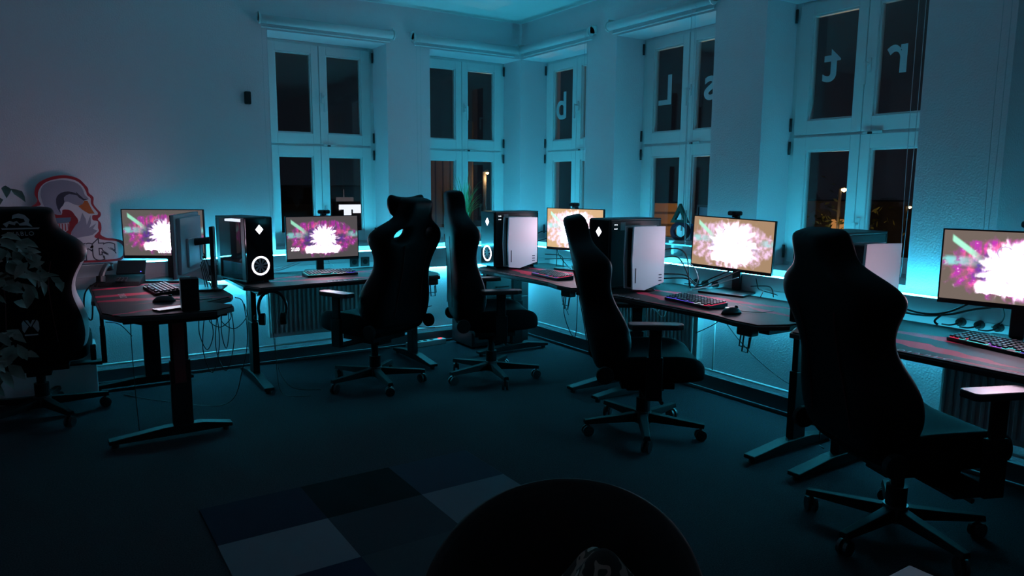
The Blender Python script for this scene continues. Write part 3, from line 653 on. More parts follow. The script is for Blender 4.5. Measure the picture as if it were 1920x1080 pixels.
t = thing('speaker_box', 'small upright black box at the front corner of the desk, under the turned monitor', 'speaker', (-3.055, -1.53, DZ+.001), R(-5))
B().box(-.042, -.04, 0, .042, .045, .165).build('speaker_case', 'black_matte', t, .004)
B().box(-.044, -.036, .008, -.042, .041, .155).build('lit_side', 'light_leather', t)  # pale slab stands in for the light falling on the left face

# ================================================================= CHAIRS (local: sitter faces +y)
def back_rows(hd=.120):
    # fraction of length, half width, rear depth, bolster depth, centre depth
    return [(.00, .21, .03, .08, .02), (.04, .255, .045, .135, .03), (.16, .275, .055, .175, .04), (.30, .252, .055, .155, .045), (.42, .208, .055, .110, .045), (.54, .226, .055, .105, .035), (.64, .280, .055, .140, .03),
            (.70, .296, .052, .135, .03), (.78, .250, .05, .085, .03), (.835, hd+.022, .048, .070, .05), (.89, hd+.005, .046, .080, .065), (.965, hd, .044, .078, .070), (1.0, hd-.012, .034, .060, .055)]
def make_chair(label, loc, ang, recline=13, arm_m='arm_pad', trim=False, logo=False, seat_z=0.0, Lb=.86, holes=True, pillow=False, head=.120, af=0.):
    t = thing('gaming_chair', label, 'gaming chair', loc, ang-pi/2, 'high-backed racing style chairs')
    T = Matrix.Translation((0, -.235, .43+seat_z)) @ Matrix.Rotation(R(recline), 4, 'X')
    rows = back_rows(head); b = B(); secs = []
    XS = [(-.96, 0), (-.66, 1), (-.33, 1), (0, 1), (.33, 1), (.66, 1), (.96, 0)]
    for s, hw, bk, bol, cen in rows:
        z = s*Lb; lean = .02*math.sin(s*pi)
        pts = [(x*hw, (-bk if e else -bk*.45)+lean, z) for x, e in XS]
        front = [(1.0, bol*.45), (.97, bol*.85), (.84, bol), (.66, bol*.72), (.33, cen*1.1), (0, cen), (-.33, cen*1.1), (-.66, bol*.72), (-.84, bol), (-.97, bol*.85), (-1.0, bol*.45)]
        pts += [(x*hw, y+lean, z) for x, y in front]
        secs.append([T @ Vector(q) for q in pts])
    V = [[b.bm.verts.new(q) for q in r] for r in secs]; n = len(V[0]); hole_r = 7
    # index: back cols 0..6, front cols 7..17 ; front .66 -> 10, .33 -> 11, -.33 -> 13, -.66 -> 14
    hb = {1: (14, 13), 4: (11, 10)}
    for r in range(len(V)-1):
        A, C_ = V[r], V[r+1]
        for i in range(n):
            j = (i+1) % n
            if holes and r == hole_r and (i in (1, 4) or i in (10, 13)): continue
            f = b._f([A[i], A[j], C_[j], C_[i]])
            if f and trim and i in (6, 7, 8, 9, 15, 16, 17) and 1 <= r <= 5: f.material_index = 1
        if holes and r == hole_r:
            for (p0, p1, q0, q1) in ((1, 2, 14, 13), (4, 5, 11, 10)):
                b._f([A[p0], A[p1], A[q1], A[q0]]); b._f([C_[p0], C_[p1], C_[q1], C_[q0]]); b._f([A[p0], C_[p0], C_[q0], A[q0]]); b._f([A[p1], C_[p1], C_[q1], A[q1]])
    b._f(list(reversed(V[0]))); b._f(V[-1])
    bo = b.build('backrest', ['leather', 'light_leather'], t, sub=2)
    # red piping lines on the rear, belt-slot rims, logos (parts of the backrest)
    p = B()
    for sx in (-1, 1): p.tube([T @ Vector((sx*.13*k, -.055+.018*math.sin(s*pi)-.002, s*Lb)) for s, k in ((.12, .9), (.3, .8), (.5, .75), (.66, .9))], .0025, 5)
    p.build('piping', 'chair_red', bo)
    if logo:
        e = Matrix.Rotation(R(recline), 4, 'X')
        def on_back(s, x, out=.050): return T @ Vector((x, -out+.02*math.sin(s*pi), s*Lb))
        tx = text('head_lettering', 'DIABLO', .030, 'logo_grey', bo, on_back(.835, 0, .056), (pi/2-R(-recline), 0, 0), ext=.0006, space=1.15)
        em = B(); z0 = on_back(.875, 0, .055)
        for poly in ([(-.075, 0), (.080, 0), (.085, .008), (-.08, .008)], [(-.055, .010), (-.045, .03), (-.02, .022), (-.01, .045), (.0, .02), (.03, .02), (.055, .012), (.04, .035), (.045, .05), (.025, .075), (0, .083), (-.025, .075), (-.03, .055), (-.01, .06), (.02, .055), (.025, .04), (.0, .03), (-.015, .035), (-.04, .045), (-.07, .03)]):
            em.prism(poly, 0, .002, lambda x, y, z: (z0.x+x, z0.y-z+y*math.sin(R(-recline)), z0.z+y*math.cos(R(recline))))
        em.build('head_emblem', 'logo_grey', bo)
        x0 = on_back(.24, .0, .064); em = B()
        for poly in ([(-.030, -.035), (-.008, 0), (-.030, .035), (-.038, .02), (-.038, -.02)], [(.030, -.035), (.008, 0), (.030, .035), (.038, .02), (.038, -.02)], [(-.022, .035), (-.010, .035), (.0, .012), (.010, .035), (.022, .035), (.0, -.005)], [(-.03, -.052), (.03, -.052), (.03, -.045), (-.03, -.045)]):
            em.prism(poly, 0, .002, lambda x, y, z: (x0.x+x, x0.y-z+y*math.sin(R(-recline)), x0.z+y*math.cos(R(recline))))
        em.build('back_emblem', 'logo_grey', bo)
    # cushion strapped to the front of the head section
    if pillow:
        h = B(); hs = []
        for k, (x, r, up) in enumerate(((-.155, .010, .055), (-.140, .034, .035), (-.09, .046, .0), (0, .044, -.005), (.09, .046, .0), (.140, .034, .035), (.155, .010, .055))):
            hs.append([T @ Vector((x, .115+r*math.cos(a), Lb*.90+up+r*1.7*math.sin(a))) for a in [2*pi*i/8 for i in range(8)]])
        h.rings(hs); h.build('head_cushion', 'leather', t, sub=1)
    # seat
    sb = B(); ss = []
    for y, hw, zt, bo_, zb in ((-.25, .235, .455, .03, .40), (-.20, .262, .470, .05, .375), (-.05, .272, .472, .06, .365), (.10, .275, .478, .055, .365), (.20, .268, .492, .035, .370), (.265, .245, .482, .015, .375), (.290, .21, .435, .0, .385)):
        ss.append([(x*hw, y, z+seat_z) for x, z in ((-.9, zb), (0, zb-.005), (.9, zb), (1.0, (zb+zt)/2), (.97, zt+bo_*.8), (.84, zt+bo_), (.62, zt), (0, zt+.004), (-.62, zt), (-.84, zt+bo_), (-.97, zt+bo_*.8), (-1.0, (zb+zt)/2))])
    sb.rings(ss); sb.build('seat', 'seat_fabric', t, sub=2)
    # tilt hinge covers
    for sx in (-1, 1): B().cyl((sx*.262, -.24, .43+seat_z), (sx*.29, -.24, .43+seat_z), .045, n=18).build('hinge_cover', 'black_matte', t, .004)
    m = B(); m.box(-.15, -.14, .325+seat_z, .15, .14, .355+seat_z).box(-.06, -.10, .29+seat_z, .06, .10, .33+seat_z); m.build('tilt_mechanism', 'metal_dark', t, .004)
    l = B(); l.tube([(.06, .03, .315+seat_z), (.20, .03, .315+seat_z), (.27, .04, .305+seat_z)], .006, 6); l.cyl((.25, .038, .307+seat_z), (.31, .045, .300+seat_z), .010, n=8); l.build('lever', 'black_plastic', t)
    for sx in (-1, 1):
        ar = B(); ar.box(min(sx*.10, sx*.325), -.045, .318+seat_z, max(sx*.10, sx*.325), .045+af, .330+seat_z)
        ar.box(sx*.325-.014, -.04+af, .318+seat_z, sx*.325+.014, .04+af, .50).box(sx*.325-.010, -.030+af, .50, sx*.325+.010, .030+af, .645)
        ao = ar.build('armrest', 'metal_dark', t, .004)
        pd = B(); pd.prism([(-.045, -.12), (-.030, -.135), (.030, -.135), (.045, -.12), (.045, .10), (.022, .135), (-.022, .135), (-.045, .10)], .645, .672, lambda x, y, z: (sx*.325+x, y+af, z)); pd.build('arm_pad', arm_m, ao, .006)
    B().cyl((0, 0, .16), (0, 0, .30+seat_z), .024, n=16).cyl((0, 0, .07), (0, 0, .20), .038, n=18).build('gas_lift', 'metal_dark', t, smooth=False)
    B().cyl((0, 0, .062), (0, 0, .125), .052, .045, n=20).build('base_hub', 'black_plastic', t)
    for k in range(5):
        q = 2*pi*k/5+.35+ang*.7; c, s = math.cos(q), math.sin(q)
        lg = B(); lg.rings([[Vector((c*r-s*w_, s*r+c*w_, z)) for w_, z in ((-hw, zb), (hw, zb), (hw*.7, zt), (-hw*.7, zt))] for r, hw, zb, zt in ((.03, .030, .070, .118), (.18, .026, .070, .105), (.335, .020, .070, .092))])
        lo = lg.build('base_leg', 'metal_dark', t, .003)
        for w_ in (-.016, .016): pass
        q2 = q+1.1+k*.9; cx, cy = c*.315, s*.315; dx, dy = math.cos(q2), math.sin(q2)
        cs = B()
        for w_ in (-.020, .008): cs.cyl((cx+dx*w_, cy+dy*w_, .030), (cx+dx*(w_+.012), cy+dy*(w_+.012), .030), .030, n=18)
        cs.cyl((cx, cy, .03), (cx, cy, .075), .008, n=8).cyl((cx-dx*.02, cy-dy*.02, .03), (cx+dx*.02, cy+dy*.02, .03), .006, n=8)
        cs.build('caster', 'black_plastic', lo)
    return t
CH = {}
CH['A'] = make_chair('high black racing chair with an emblem on its back, left behind the leaves', (-3.73, -.62, 0), R(86), 10, trim=True, logo=True, seat_z=-.03, Lb=.83, holes=False, head=.152)
CH['B'] = make_chair('black racing chair turned toward the window monitor, slot in its back lit', (-1.84, -1.00, 0), R(112), 13, Lb=.85, pillow=True)
CH['C'] = make_chair('black racing chair in front of the corner desk, its narrow head before the grass plant', (-1.09, -1.28, 0), R(-20), 3, Lb=.88, holes=False)
CH['D'] = make_chair('black racing chair seen side-on in front of the pale corner monitor', (-.97, -2.68, 0), R(-35), 13, seat_z=-.04, Lb=.82, holes=False)
CH['E'] = make_chair('nearest large black racing chair at the right with a light armrest pad', (-.955, -4.08, 0), R(-23), 14, seat_z=-.03, Lb=.82, holes=False, af=.10)

# low rounded tub chair in the foreground with a jacket in it
t = thing('tub_chair', 'low rounded black chair back at the bottom centre of the picture', 'chair', (-2.965, -4.565, 0), R(-52))
b = B(); rings = []
for i in range(25):
    u = -1+i/12.; q = pi/2+u*R(118); rr = .190
    top = .45+.325*max(0., math.cos(u*pi/2*.98))**.55 if abs(u) < 1 else .46
    x, y = rr*math.cos(q), rr*.95*math.sin(q)-.02
    o_ = .055; lx, ly = math.cos(q), math.sin(q)
    rings.append([(x, y, .42), (x+lx*o_*.5, y+ly*o_*.5, .42), (x+lx*o_*1.3, y+ly*o_*1.3, .42+(top-.42)*.6), (x+lx*o_*1.3, y+ly*o_*1.3, top-.01), (x+lx*o_*.9, y+ly*o_*.9, top), (x+lx*o_*.6, y+ly*o_*.6, top-.02), (x+lx*o_*.2, y+ly*o_*.2, .42+(top-.42)*.5)])
b.rings(rings); b.build('shell_back', 'shell_black', t, sub=1)
B().lathe([(.0, .40), (.19, .40), (.21, .42), (.21, .46), (.19, .475), (0, .475)], n=28).build('seat', 'seat_fabric', t)
for k in range(4):
    q = pi/4+k*pi/2; B().cyl((.19*math.cos(q), .19*math.sin(q), .41), (.26*math.cos(q), .26*math.sin(q), 0), .016, .011).build('leg', 'metal_dark', t)
# jacket lying over the seat and front rim
b = B(); N_ = 26; g = []
for i in range(N_+1):
    row = []
    for j in range(N_+1):
        u, v = i/N_*2-1, j/N_*2-1
        x = u*.175; y = v*.14
        z = .53+.15*math.exp(-((u-.35)**2*1.5+(v-.25)**2*1.2))+.05*math.exp(-((u+.45)**2*3+(v-.2)**2*3))+.016*math.sin(7*u+3*v)+.010*math.sin(11*v-5*u+1)+.022*math.exp(-((u+.3*v-.2)**2)*14)
        z -= .10*max(0, abs(u)-.75)*4+.10*max(0, abs(v)-.75)*3
        row.append(b.bm.verts.new((x, y, max(.482, z))))
    g.append(row)
for i in range(N_):
    for j in range(N_): b._f([g[i][j], g[i+1][j], g[i+1][j+1], g[i][j+1]])
o = b.build('jacket', 'camo_cloth', sub=1, loc=(-2.94, -4.60, 0), rot=(0, 0, R(-50))); sd = o.modifiers.new('thick', 'SOLIDIFY'); sd.thickness = .006
tag(o, 'crumpled camouflage jacket lying in the low rounded chair', 'jacket')

# white table, only its corner shows
t = thing('table', 'white table corner at the bottom edge of the picture', 'table', (-2.86, -5.35, 0), 0)
B().box(-.37, -.44, .70, .37, .44, .72).build('table_top', 'white_board', t, .003)
for sx in (-1, 1):
    for sy in (-1, 1): B().cyl((sx*.33, sy*.40, 0), (sx*.33, sy*.40, .70), .016).build('leg', 'metal_dark', t)

# rug
o = B().box(0, -1.45, 0, 1.265, 0, .006).build('rug', 'rug_check', loc=(-3.205, -2.415, .0005)); tag(o, 'patchwork rug of dark and grey squares on the floor', 'rug')

# cabinet in the corner
t = thing('drawer_cabinet', 'black cabinet standing in the dark corner beside the corner desk', 'cabinet', (-.49, -.285, 0), 0)
B().box(-.28, -.17, .02, .28, .17, .61).build('cabinet_body', 'black_plastic', t, .004)
for k in range(3):
    d = B().box(-.265, -.186, .05+k*.185, .265, -.171, .225+k*.185).build('drawer', 'black_plastic', t, .003); B().box(-.06, -.20, .13+k*.185, .06, -.186, .14+k*.185).build('handle', 'metal_dark', d)
for xx in (-.24, .24):
    for yy in (-.13, .13): B().cyl((xx, yy, 0), (xx, yy, .021), .018).build('cabinet_foot', 'black_matte', t)

# ================================================================= SWAN SIGN
SG = dict(
red=[(-3.721,1.163),(-3.712,1.191),(-3.684,1.212),(-3.673,1.235),(-3.685,1.268),(-3.68,1.307),(-3.661,1.34),(-3.617,1.368),(-3.568,1.385),(-3.529,1.39),(-3.481,1.385),(-3.438,1.366),(-3.411,1.335),(-3.393,1.307),(-3.39,1.278),(-3.366,1.25),(-3.369,1.209),(-3.351,1.175),(-3.333,1.151),(-3.334,1.128),(-3.351,1.108),(-3.335,1.081),(-3.335,1.04),(-3.342,1.008),(-3.308,.984),(-3.256,.976),(-3.211,.954),(-3.198,.893),(-3.223,.841),(-3.266,.828),(-3.344,.826),(-3.429,.828),(-3.568,.828),(-3.805,.828),(-3.881,.85),(-3.899,.925),(-3.886,.98),(-3.829,1.011),(-3.732,1.018),(-3.736,1.086)],
white=[(-3.704,1.168),(-3.686,1.193),(-3.657,1.204),(-3.668,1.24),(-3.665,1.284),(-3.649,1.318),(-3.623,1.343),(-3.584,1.361),(-3.531,1.371),(-3.482,1.366),(-3.444,1.348),(-3.419,1.318),(-3.405,1.284),(-3.401,1.264),(-3.383,1.244),(-3.383,1.209),(-3.366,1.175),(-3.349,1.151),(-3.353,1.136),(-3.379,1.134),(-3.38,1.103),(-3.352,1.094),(-3.354,1.053),(-3.351,1.029),(-3.379,.992),(-3.319,.97),(-3.257,.961),(-3.222,.936),(-3.217,.894),(-3.238,.85),(-3.343,.841),(-3.567,.845),(-3.804,.85),(-3.867,.874),(-3.881,.924),(-3.869,.968),(-3.817,.994),(-3.719,1.004),(-3.72,1.085)],
body=[(-3.697,1.167),(-3.687,1.182),(-3.658,1.189),(-3.618,1.181),(-3.599,1.149),(-3.551,1.14),(-3.545,1.169),(-3.525,1.174),(-3.496,1.165),(-3.476,1.133),(-3.461,1.102),(-3.479,1.056),(-3.506,1.022),(-3.511,.988),(-3.538,.985),(-3.625,.992),(-3.7,1.006),(-3.713,1.085)],
head=[(-3.654,1.271),(-3.647,1.307),(-3.629,1.332),(-3.594,1.35),(-3.531,1.36),(-3.469,1.349),(-3.436,1.325),(-3.42,1.293),(-3.414,1.266),(-3.393,1.239),(-3.42,1.23),(-3.432,1.207),(-3.45,1.199),(-3.476,1.205),(-3.509,1.223),(-3.529,1.219),(-3.54,1.197),(-3.557,1.175),(-3.551,1.14),(-3.595,1.147),(-3.622,1.17),(-3.641,1.198),(-3.65,1.234)],
shade=[(-3.568,1.256),(-3.542,1.28),(-3.503,1.288),(-3.464,1.277),(-3.456,1.262),(-3.499,1.272),(-3.53,1.25),(-3.529,1.221),(-3.541,1.197),(-3.558,1.175),(-3.554,1.149),(-3.57,1.183),(-3.575,1.223)],
eye=[(-3.462,1.287),(-3.45,1.272),(-3.42,1.24),(-3.397,1.237),(-3.423,1.23),(-3.449,1.25),(-3.459,1.267)],
beak=[(-3.419,1.229),(-3.401,1.226),(-3.382,1.175),(-3.367,1.145),(-3.399,1.145),(-3.432,1.169),(-3.455,1.194),(-3.43,1.207)],
chief=[(-3.588,1.12),(-3.5,1.123),(-3.505,1.099),(-3.516,1.091),(-3.58,1.087)],
shield=[(-3.577,1.084),(-3.512,1.09),(-3.517,1.046),(-3.544,1.024),(-3.566,1.036)],
feather=[(-3.436,1.153),(-3.42,1.112),(-3.416,1.072),(-3.391,1.135),(-3.392,1.083),(-3.404,1.053),(-3.362,1.081),(-3.383,1.045),(-3.357,1.034),(-3.388,1.006),(-3.459,.993),(-3.503,.985),(-3.506,1.028),(-3.478,1.073),(-3.451,1.101)])
def smooth_poly(P, n=4):
    Q = []
    for i in range(len(P)):
        a, b, c, d = [Vector(P[(i+k-1) % len(P)]) for k in range(4)]
        for k in range(n):
            t = k/n; Q.append(tuple(.5*((2*b)+(c-a)*t+(2*a-5*b+4*c-d)*t*t+(3*b-a-3*c+d)*t**3)))
    return Q
sx0, sz0 = -3.55, .816
t = thing('swan_sign', 'painted swan board with red outline and sports lettering standing against the left wall', 'sign', (sx0, -.04, sz0), 0)
def sg(key, m, d0, d1, name, sm=3): B().prism([(x-sx0, z-sz0) for x, z in (smooth_poly(SG[key], sm) if sm > 1 else SG[key])], -d1, -d0, lambda x, y, z: (x, z, y)).build(name, m, t)
sg('red', 'sign_red', -.004, .006, 'board'); sg('white', 'sign_white', .0062, .0072, 'white_ground'); sg('body', 'sign_body', .0074, .0084, 'swan_body', 2)
sg('head', 'sign_grey', .0086, .0096, 'swan_head', 2); sg('shade', 'sign_dark', .0098, .0104, 'head_shading', 2); sg('eye', 'sign_dark', .0106, .0112, 'swan_eye', 1); sg('beak', 'sign_orange', .0106, .0114, 'swan_beak', 1)
sg('chief', 'sign_blue', .0086, .0096, 'shield_top', 1); sg('shield', 'sign_silver', .0086, .0096, 'shield', 1); sg('feather', 'sign_grey', .0086, .0096, 'feathers', 1)
st = B()
for k in range(4): st.box(-3.570+k*.016-sx0, -.0106, 1.038-sz0, -3.564+k*.016-sx0, -.0098, 1.084-sz0)
st.build('shield_stripes', 'sign_red', t)
text('lettering_outline', 'eSports', .205, 'sign_dark', t, (-.005, -.0080, .034), (pi/2, 0, 0), ext=.0005, bold=.0125, space=.92)
text('sign_lettering', 'eSports', .205, 'sign_silver', t, (-.005, -.0095, .034), (pi/2, 0, 0), ext=.001, bold=.006, space=.92)
# pale low panel behind the left chair
t = thing('storage_box', 'long low pale box with faint lettering against the wall behind the left chair', 'box', (-3.83, -.17, 0), 0)
B().box(-.46, -.10, 0.0, .40, .09, .32).build('box_body', 'white_board', t, .006); B().box(-.465, -.105, .29, .405, .095, .325).build('lid', 'white_board', t, .004)
text('box_lettering', '- - - - - - -', .03, 'sign_grey', t, (0, -.1015, .17), (pi/2, 0, 0), ext=.0005)

# ================================================================= SILL THINGS
t = thing('grass_plant', 'tall grass-like plant in a pot on the window sill left of the room corner', 'plant', (-.50, .13, NB+.0125), 0)
B().lathe([(0, 0), (.05, 0), (.065, .12), (.07, .125), (.06, .125), (.055, .11), (0, .11)]).build('pot', 'pot_dark', t)
b = B()
for i in range(95):
    q = random.random()*2*pi; r = random.random()*.03; hh = .25+.33*random.random(); ln = (.03+.13*random.random())*(1.2 if i % 9 else 1.6); w_ = .0025+.002*random.random()
    bx, by = r*math.cos(q), r*math.sin(q); sd = Vector((-math.sin(q+.6), math.cos(q+.6), 0)); pr = None
    for k in range(7):
        s = k/6; c = Vector((bx+math.cos(q)*ln*s**2.2, by+math.sin(q)*ln*.7*s**2.2, .10+hh*(s-.15*s**4*(ln*8)))); ww = w_*(1-s)**.6+.0004
        e = (b.bm.verts.new(c-sd*ww), b.bm.verts.new(c+sd*ww))
        if pr: b._f([pr[0], pr[1], e[1], e[0]])
        pr = e
b.build('grass_blades', 'grass_green', t)
# riser with lit controller-symbol shapes
t = thing('shelf_riser', 'small white riser shelf on the sill, edge glowing cyan', 'shelf', (.07, -2.02, NB+.0125), 0)
B().box(-.07, -.20, .085, .09, .20, .097).build('shelf_board', 'riser_white', t, .002)
for yy in (-.16, .15): B().box(-.03, yy-.012, 0, .06, yy+.012, .085).build('shelf_leg', 'duct_grey', t)
t = thing('symbol_lamp', 'dark block with a triangle, ring and square shape on the riser', 'ornament', (.085, -2.00, .9505), R(-66))
B().box(-.15, -.035, 0, .19, .035, .020).build('lamp_base', 'riser_white', t, .003)
def frame_poly(outer, inner, m, name):
    b = B(); y0, y1 = -.022, .022; n = len(outer)
    b.rings([[(p[0], y, p[1]) for p in q] for q, y in ((inner, y0), (outer, y0), (outer, y1), (inner, y1), (inner, y0))], cap=False); b.build(name, m, t)
tri = lambda r, cx, cz: [(cx+.82*r*math.cos(a), cz+r*math.sin(a)) for a in (pi/2, pi/2+2*pi/3, pi/2+4*pi/3)]
frame_poly(tri(.088, -.085, .185), tri(.045, -.085, .183), 'lamp_green', 'triangle_shape')
cir = lambda r: [(-.080+r*math.cos(2*pi*i/32), .082+r*math.sin(2*pi*i/32)) for i in range(32)]
frame_poly(cir(.066), cir(.042), 'lamp_maroon', 'circle_shape')
sq = lambda r: [(.055+r*a, .082+r*b_) for a, b_ in ((-1, -1), (1, -1), (1, 1), (-1, 1))]
frame_poly(sq(.055), sq(.035), 'lamp_blue', 'square_shape')
t = thing('picture_frame', 'dark picture frame standing at the glass behind the triangle shape', 'picture frame', (.20, -2.03, .9375), R(-90)); t.location = (.215, -2.02, NB+.0125)
f = B(); f.box(-.10, 0, 0, -.085, .02, .36).box(.085, 0, 0, .10, .02, .36).box(-.085, 0, 0, .085, .02, .015).box(-.085, 0, .345, .085, .02, .36); f.build('frame', 'black_plastic', t); box('picture', 'sign_grey', -.085, .008, .015, .085, .012, .345, t)
B().box(-.01, .02, 0, .01, .05, .16).build('strut', 'black_plastic', t)

# ================================================================= POTTED TREE AT THE LEFT EDGE
t = thing('leafy_plant', 'leafy houseplant reaching in from the left edge of the picture', 'plant', (-4.02, -3.02, 0), 0)
B().lathe([(0, 0), (.13, 0), (.17, .28), (.18, .30), (.155, .30), (.15, .26), (0, .26)], n=28).build('pot', 'pot_dark', t)
b = B(); tips = [((.29, -.05, 1.12), (.12, -.02, .95), 16, .055), ((.34, -.05, 1.10), (.16, -.03, 1.0), 10, .035), ((.27, -.02, 1.17), (.1, 0, .95), 12, .04), ((.22, -.05, 1.06), (.1, -.02, .9), 16, .05), ((.25, -.07, .91), (.12, -.03, .75), 16, .035), ((.22, -.04, .85), (.1, 0, .7), 14, .035), ((.26, -.02, 1.36), (.08, 0, 1.05), 4, .03), ((.12, 0, 1.2), (.05, 0, .95), 22, .07), ((-.1, .05, 1.15), (-.05, 0, .9), 22, .09), ((.05, -.05, .9), (.02, 0, .7), 22, .08)]
for tip, mid, n_, r__ in tips: b.tube([(0, 0, .26), (mid[0]*.3, mid[1]*.3, .5), mid, tip], .004, 6)
b.build('branches', 'stem_brown', t)
b = B()
def leaf(c, d, L_, W_, up):
    d = d.normalized(); s = d.cross(up).normalized(); n_ = s.cross(d)
    P = [(0, 0, 0), (.2, .55, .0), (.45, 1, .02), (.75, .6, -.02), (1, 0, -.12)]
    top = [b.bm.verts.new(c+d*L_*a+s*W_*.5*w_+n_*(L_*z+W_*.18*w_)) for a, w_, z in P]; mid = [b.bm.verts.new(c+d*L_*a+n_*L_*z) for a, w_, z in P[1:-1]]
    bot = [b.bm.verts.new(c+d*L_*a-s*W_*.5*w_+n_*(L_*z+W_*.18*w_)) for a, w_, z in P[1:-1]]
    ml = [top[0]]+mid+[top[4]]
    for side in (top, [top[0]]+bot+[top[4]]):
        for i in range(4): b._f([v for k, v in enumerate([ml[i], ml[i+1], side[i+1], side[i]]) if v not in [ml[i], ml[i+1], side[i+1], side[i]][:k]])
for tip, mid, n_, r__ in tips:
    for i in range(n_):
        p0 = Vector(tip)+Vector((random.gauss(0, .5)*r__, random.gauss(0, .6)*r__, random.gauss(0, .6)*r__)); d = Vector((random.uniform(-.5, 1), random.uniform(-.7, .3), random.uniform(-.9, .3)))
        leaf(p0, d, random.uniform(.038, .066), random.uniform(.020, .034), Vector((random.uniform(-.3, .3), -.6, .7)))
b.build('leaves', 'leaf_green', t, smooth=True)

# ================================================================= CABLES, PLUGS, SMALL THINGS
def cable(label, paths, m='cable_black', r=.0032, name='cable', group='loose cables'):
    b = B()
    for p in paths: b.tube(p, r, 5, 6)
    return tag(b.build(name, m, smooth=True), label, 'cable', group)
def sag(a, b_, d, n=3, j=.02):
    a, b_ = Vector(a), Vector(b_); return [tuple(a.lerp(b_, k/(n+1))+Vector((random.uniform(-j, j)*(0 < k < n+1), random.uniform(-j, j)*(0 < k < n+1), -d*math.sin(pi*k/(n+1))))) for k in range(n+2)]
def loop(x, y, z0, zb, dx, dy=.0): return [(x, y, z0), (x-dx*.3, y, z0-(z0-zb)*.6), (x+dx*.4, y+dy, zb), (x+dx*1.1, y+dy, z0-(z0-zb)*.55), (x+dx, y+dy, z0)]
cable('bundle of black cables hanging from the back of the turned monitor', [sag((-2.86, -.86+.03*k, .93-.02*k), (-2.80, -.98+.05*k, .712), .07+.02*k) for k in range(5)], r=.0028)
cable('tangle of black cables hanging under the desk standing out from the left wall', [loop(-2.97+.03*k, -1.42+.04*k, .66, (.33, .45, .56, .30, .42, .52)[k], (.06, -.05, .08, .07, .03, .10)[k]) for k in range(6)]+[[(-2.76, -1.18, .695), (-2.72, -1.2, .66), (-2.70, -1.17, .45), (-2.72, -1.1, .25), (-2.80, -1.0, .02), (-3.1, -.7, .006), (-3.3, -.40, .006)]], r=.0026)
cable('thin black cord hanging at the left side of the desk with the telephone', [[(-3.31, -1.30, .67), (-3.315, -1.30, .5), (-3.31, -1.30, .12), (-3.30, -1.25, .008)], [(-3.42, -1.2, .62), (-3.36, -1.25, .61), (-3.31, -1.30, .55)]], r=.0022)
cable('light cable drooping below the desk with the telephone', [sag((-3.38, -.12, .60), (-2.95, -.12, .62), .10)], m='cable_white', r=.004)
cable('black cables behind the monitor below the first window', [sag((-2.35, -.22, .712), (-1.96, -.20, .86), .03), sag((-2.30, -.20, .710), (-1.93, -.20, .84), .02), sag((-1.90, -.20, .82), (-1.80, -.12, .72), .02)], m='cable_white', r=.003)
cable('black cables rising beside the tower in the room corner', [[(-.34, -.76, .96), (-.30, -.80, .98), (-.26, -.86, .95), (-.24, -.92, .80), (-.22, -1.0, .72), (-.30, -1.15, .712)], [(-.34, -.77, .90), (-.30, -.82, .92), (-.27, -.88, .93), (-.25, -.90, .85), (-.28, -.94, .712)], [(-.32, -.84, .80), (-.24, -.95, .79), (-.25, -.99, .713)], [(-.32, -.84, .76), (-.2, -1.0, .77), (-.20, -1.2, .75)]], r=.0035)
cable('black cables dangling below the corner desk', [loop(-.50, -1.35, .67, .25, .03, -.10), loop(-.45, -1.55, .67, .42, .05, .06), [(-.5, -1.3, .66), (-.45, -1.25, .5), (-.3, -1.1, .40), (-.12, -.9, .30)], loop(-.55, -1.70, .67, .50, .03, .08)], r=.003)
cable('black cables sweeping from the middle console to the monitor', [[(-.43, -2.25, .80), (-.30, -2.32, .79), (-.22, -2.36, .73), (-.20, -2.45, .78), (-.13, -2.62, .87)], [(-.43, -2.25, .77), (-.30, -2.33, .77), (-.24, -2.38, .72), (-.22, -2.5, .77), (-.12, -2.65, .86)], [(-.43, -2.245, .95), (-.33, -2.28, .955), (-.28, -2.31, .90), (-.27, -2.33, .72)], [(-.43, -2.245, .90), (-.33, -2.28, .90), (-.29, -2.33, .80), (-.29, -2.36, .71)]], r=.0042)
cable('pale cable looping behind the middle console', [[(-.43, -2.245, .85), (-.34, -2.28, .865), (-.29, -2.36, .86), (-.27, -2.40, .78), (-.28, -2.38, .715)]], m='cable_white', r=.003)
cable('thin cable from the monitor stand across the second right-hand desk', [[(-.16, -2.62, .80), (-.22, -2.48, .74), (-.34, -2.42, .713)]], m='cable_white', r=.003)
cable('cables and adapters right of the monitor stand on the second right-hand desk', [[(-.10, -2.70, .80), (-.10, -2.72, .74), (-.16, -2.80, .74), (-.22, -2.83, .712)], [(-.1, -2.75, .73), (-.07, -2.95, .70), (-.18, -3.1, .712)], [(-.12, -2.68, .75), (-.10, -2.80, .76), (-.14, -2.86, .71)]], r=.003)
cable('long cable hanging in front of the wall below the second right-hand desk', [[(-.16, -2.38, .66), (-.12, -2.6, .42), (-.10, -2.8, .28), (-.09, -3.0, .20), (-.08, -3.2, .18)], [(-.16, -2.30, .40), (-.12, -2.45, .50), (-.16, -2.6, .66)], [(-.18, -2.33, .66), (-.14, -2.42, .60), (-.16, -2.55, .66)]], r=.003)
cable('white and black cables bunched under the second right-hand desk', [loop(-.42, -2.2+.05*k, .66, .52+.03*k, .05, -.04) for k in range(4)], m='cable_white', r=.0025)
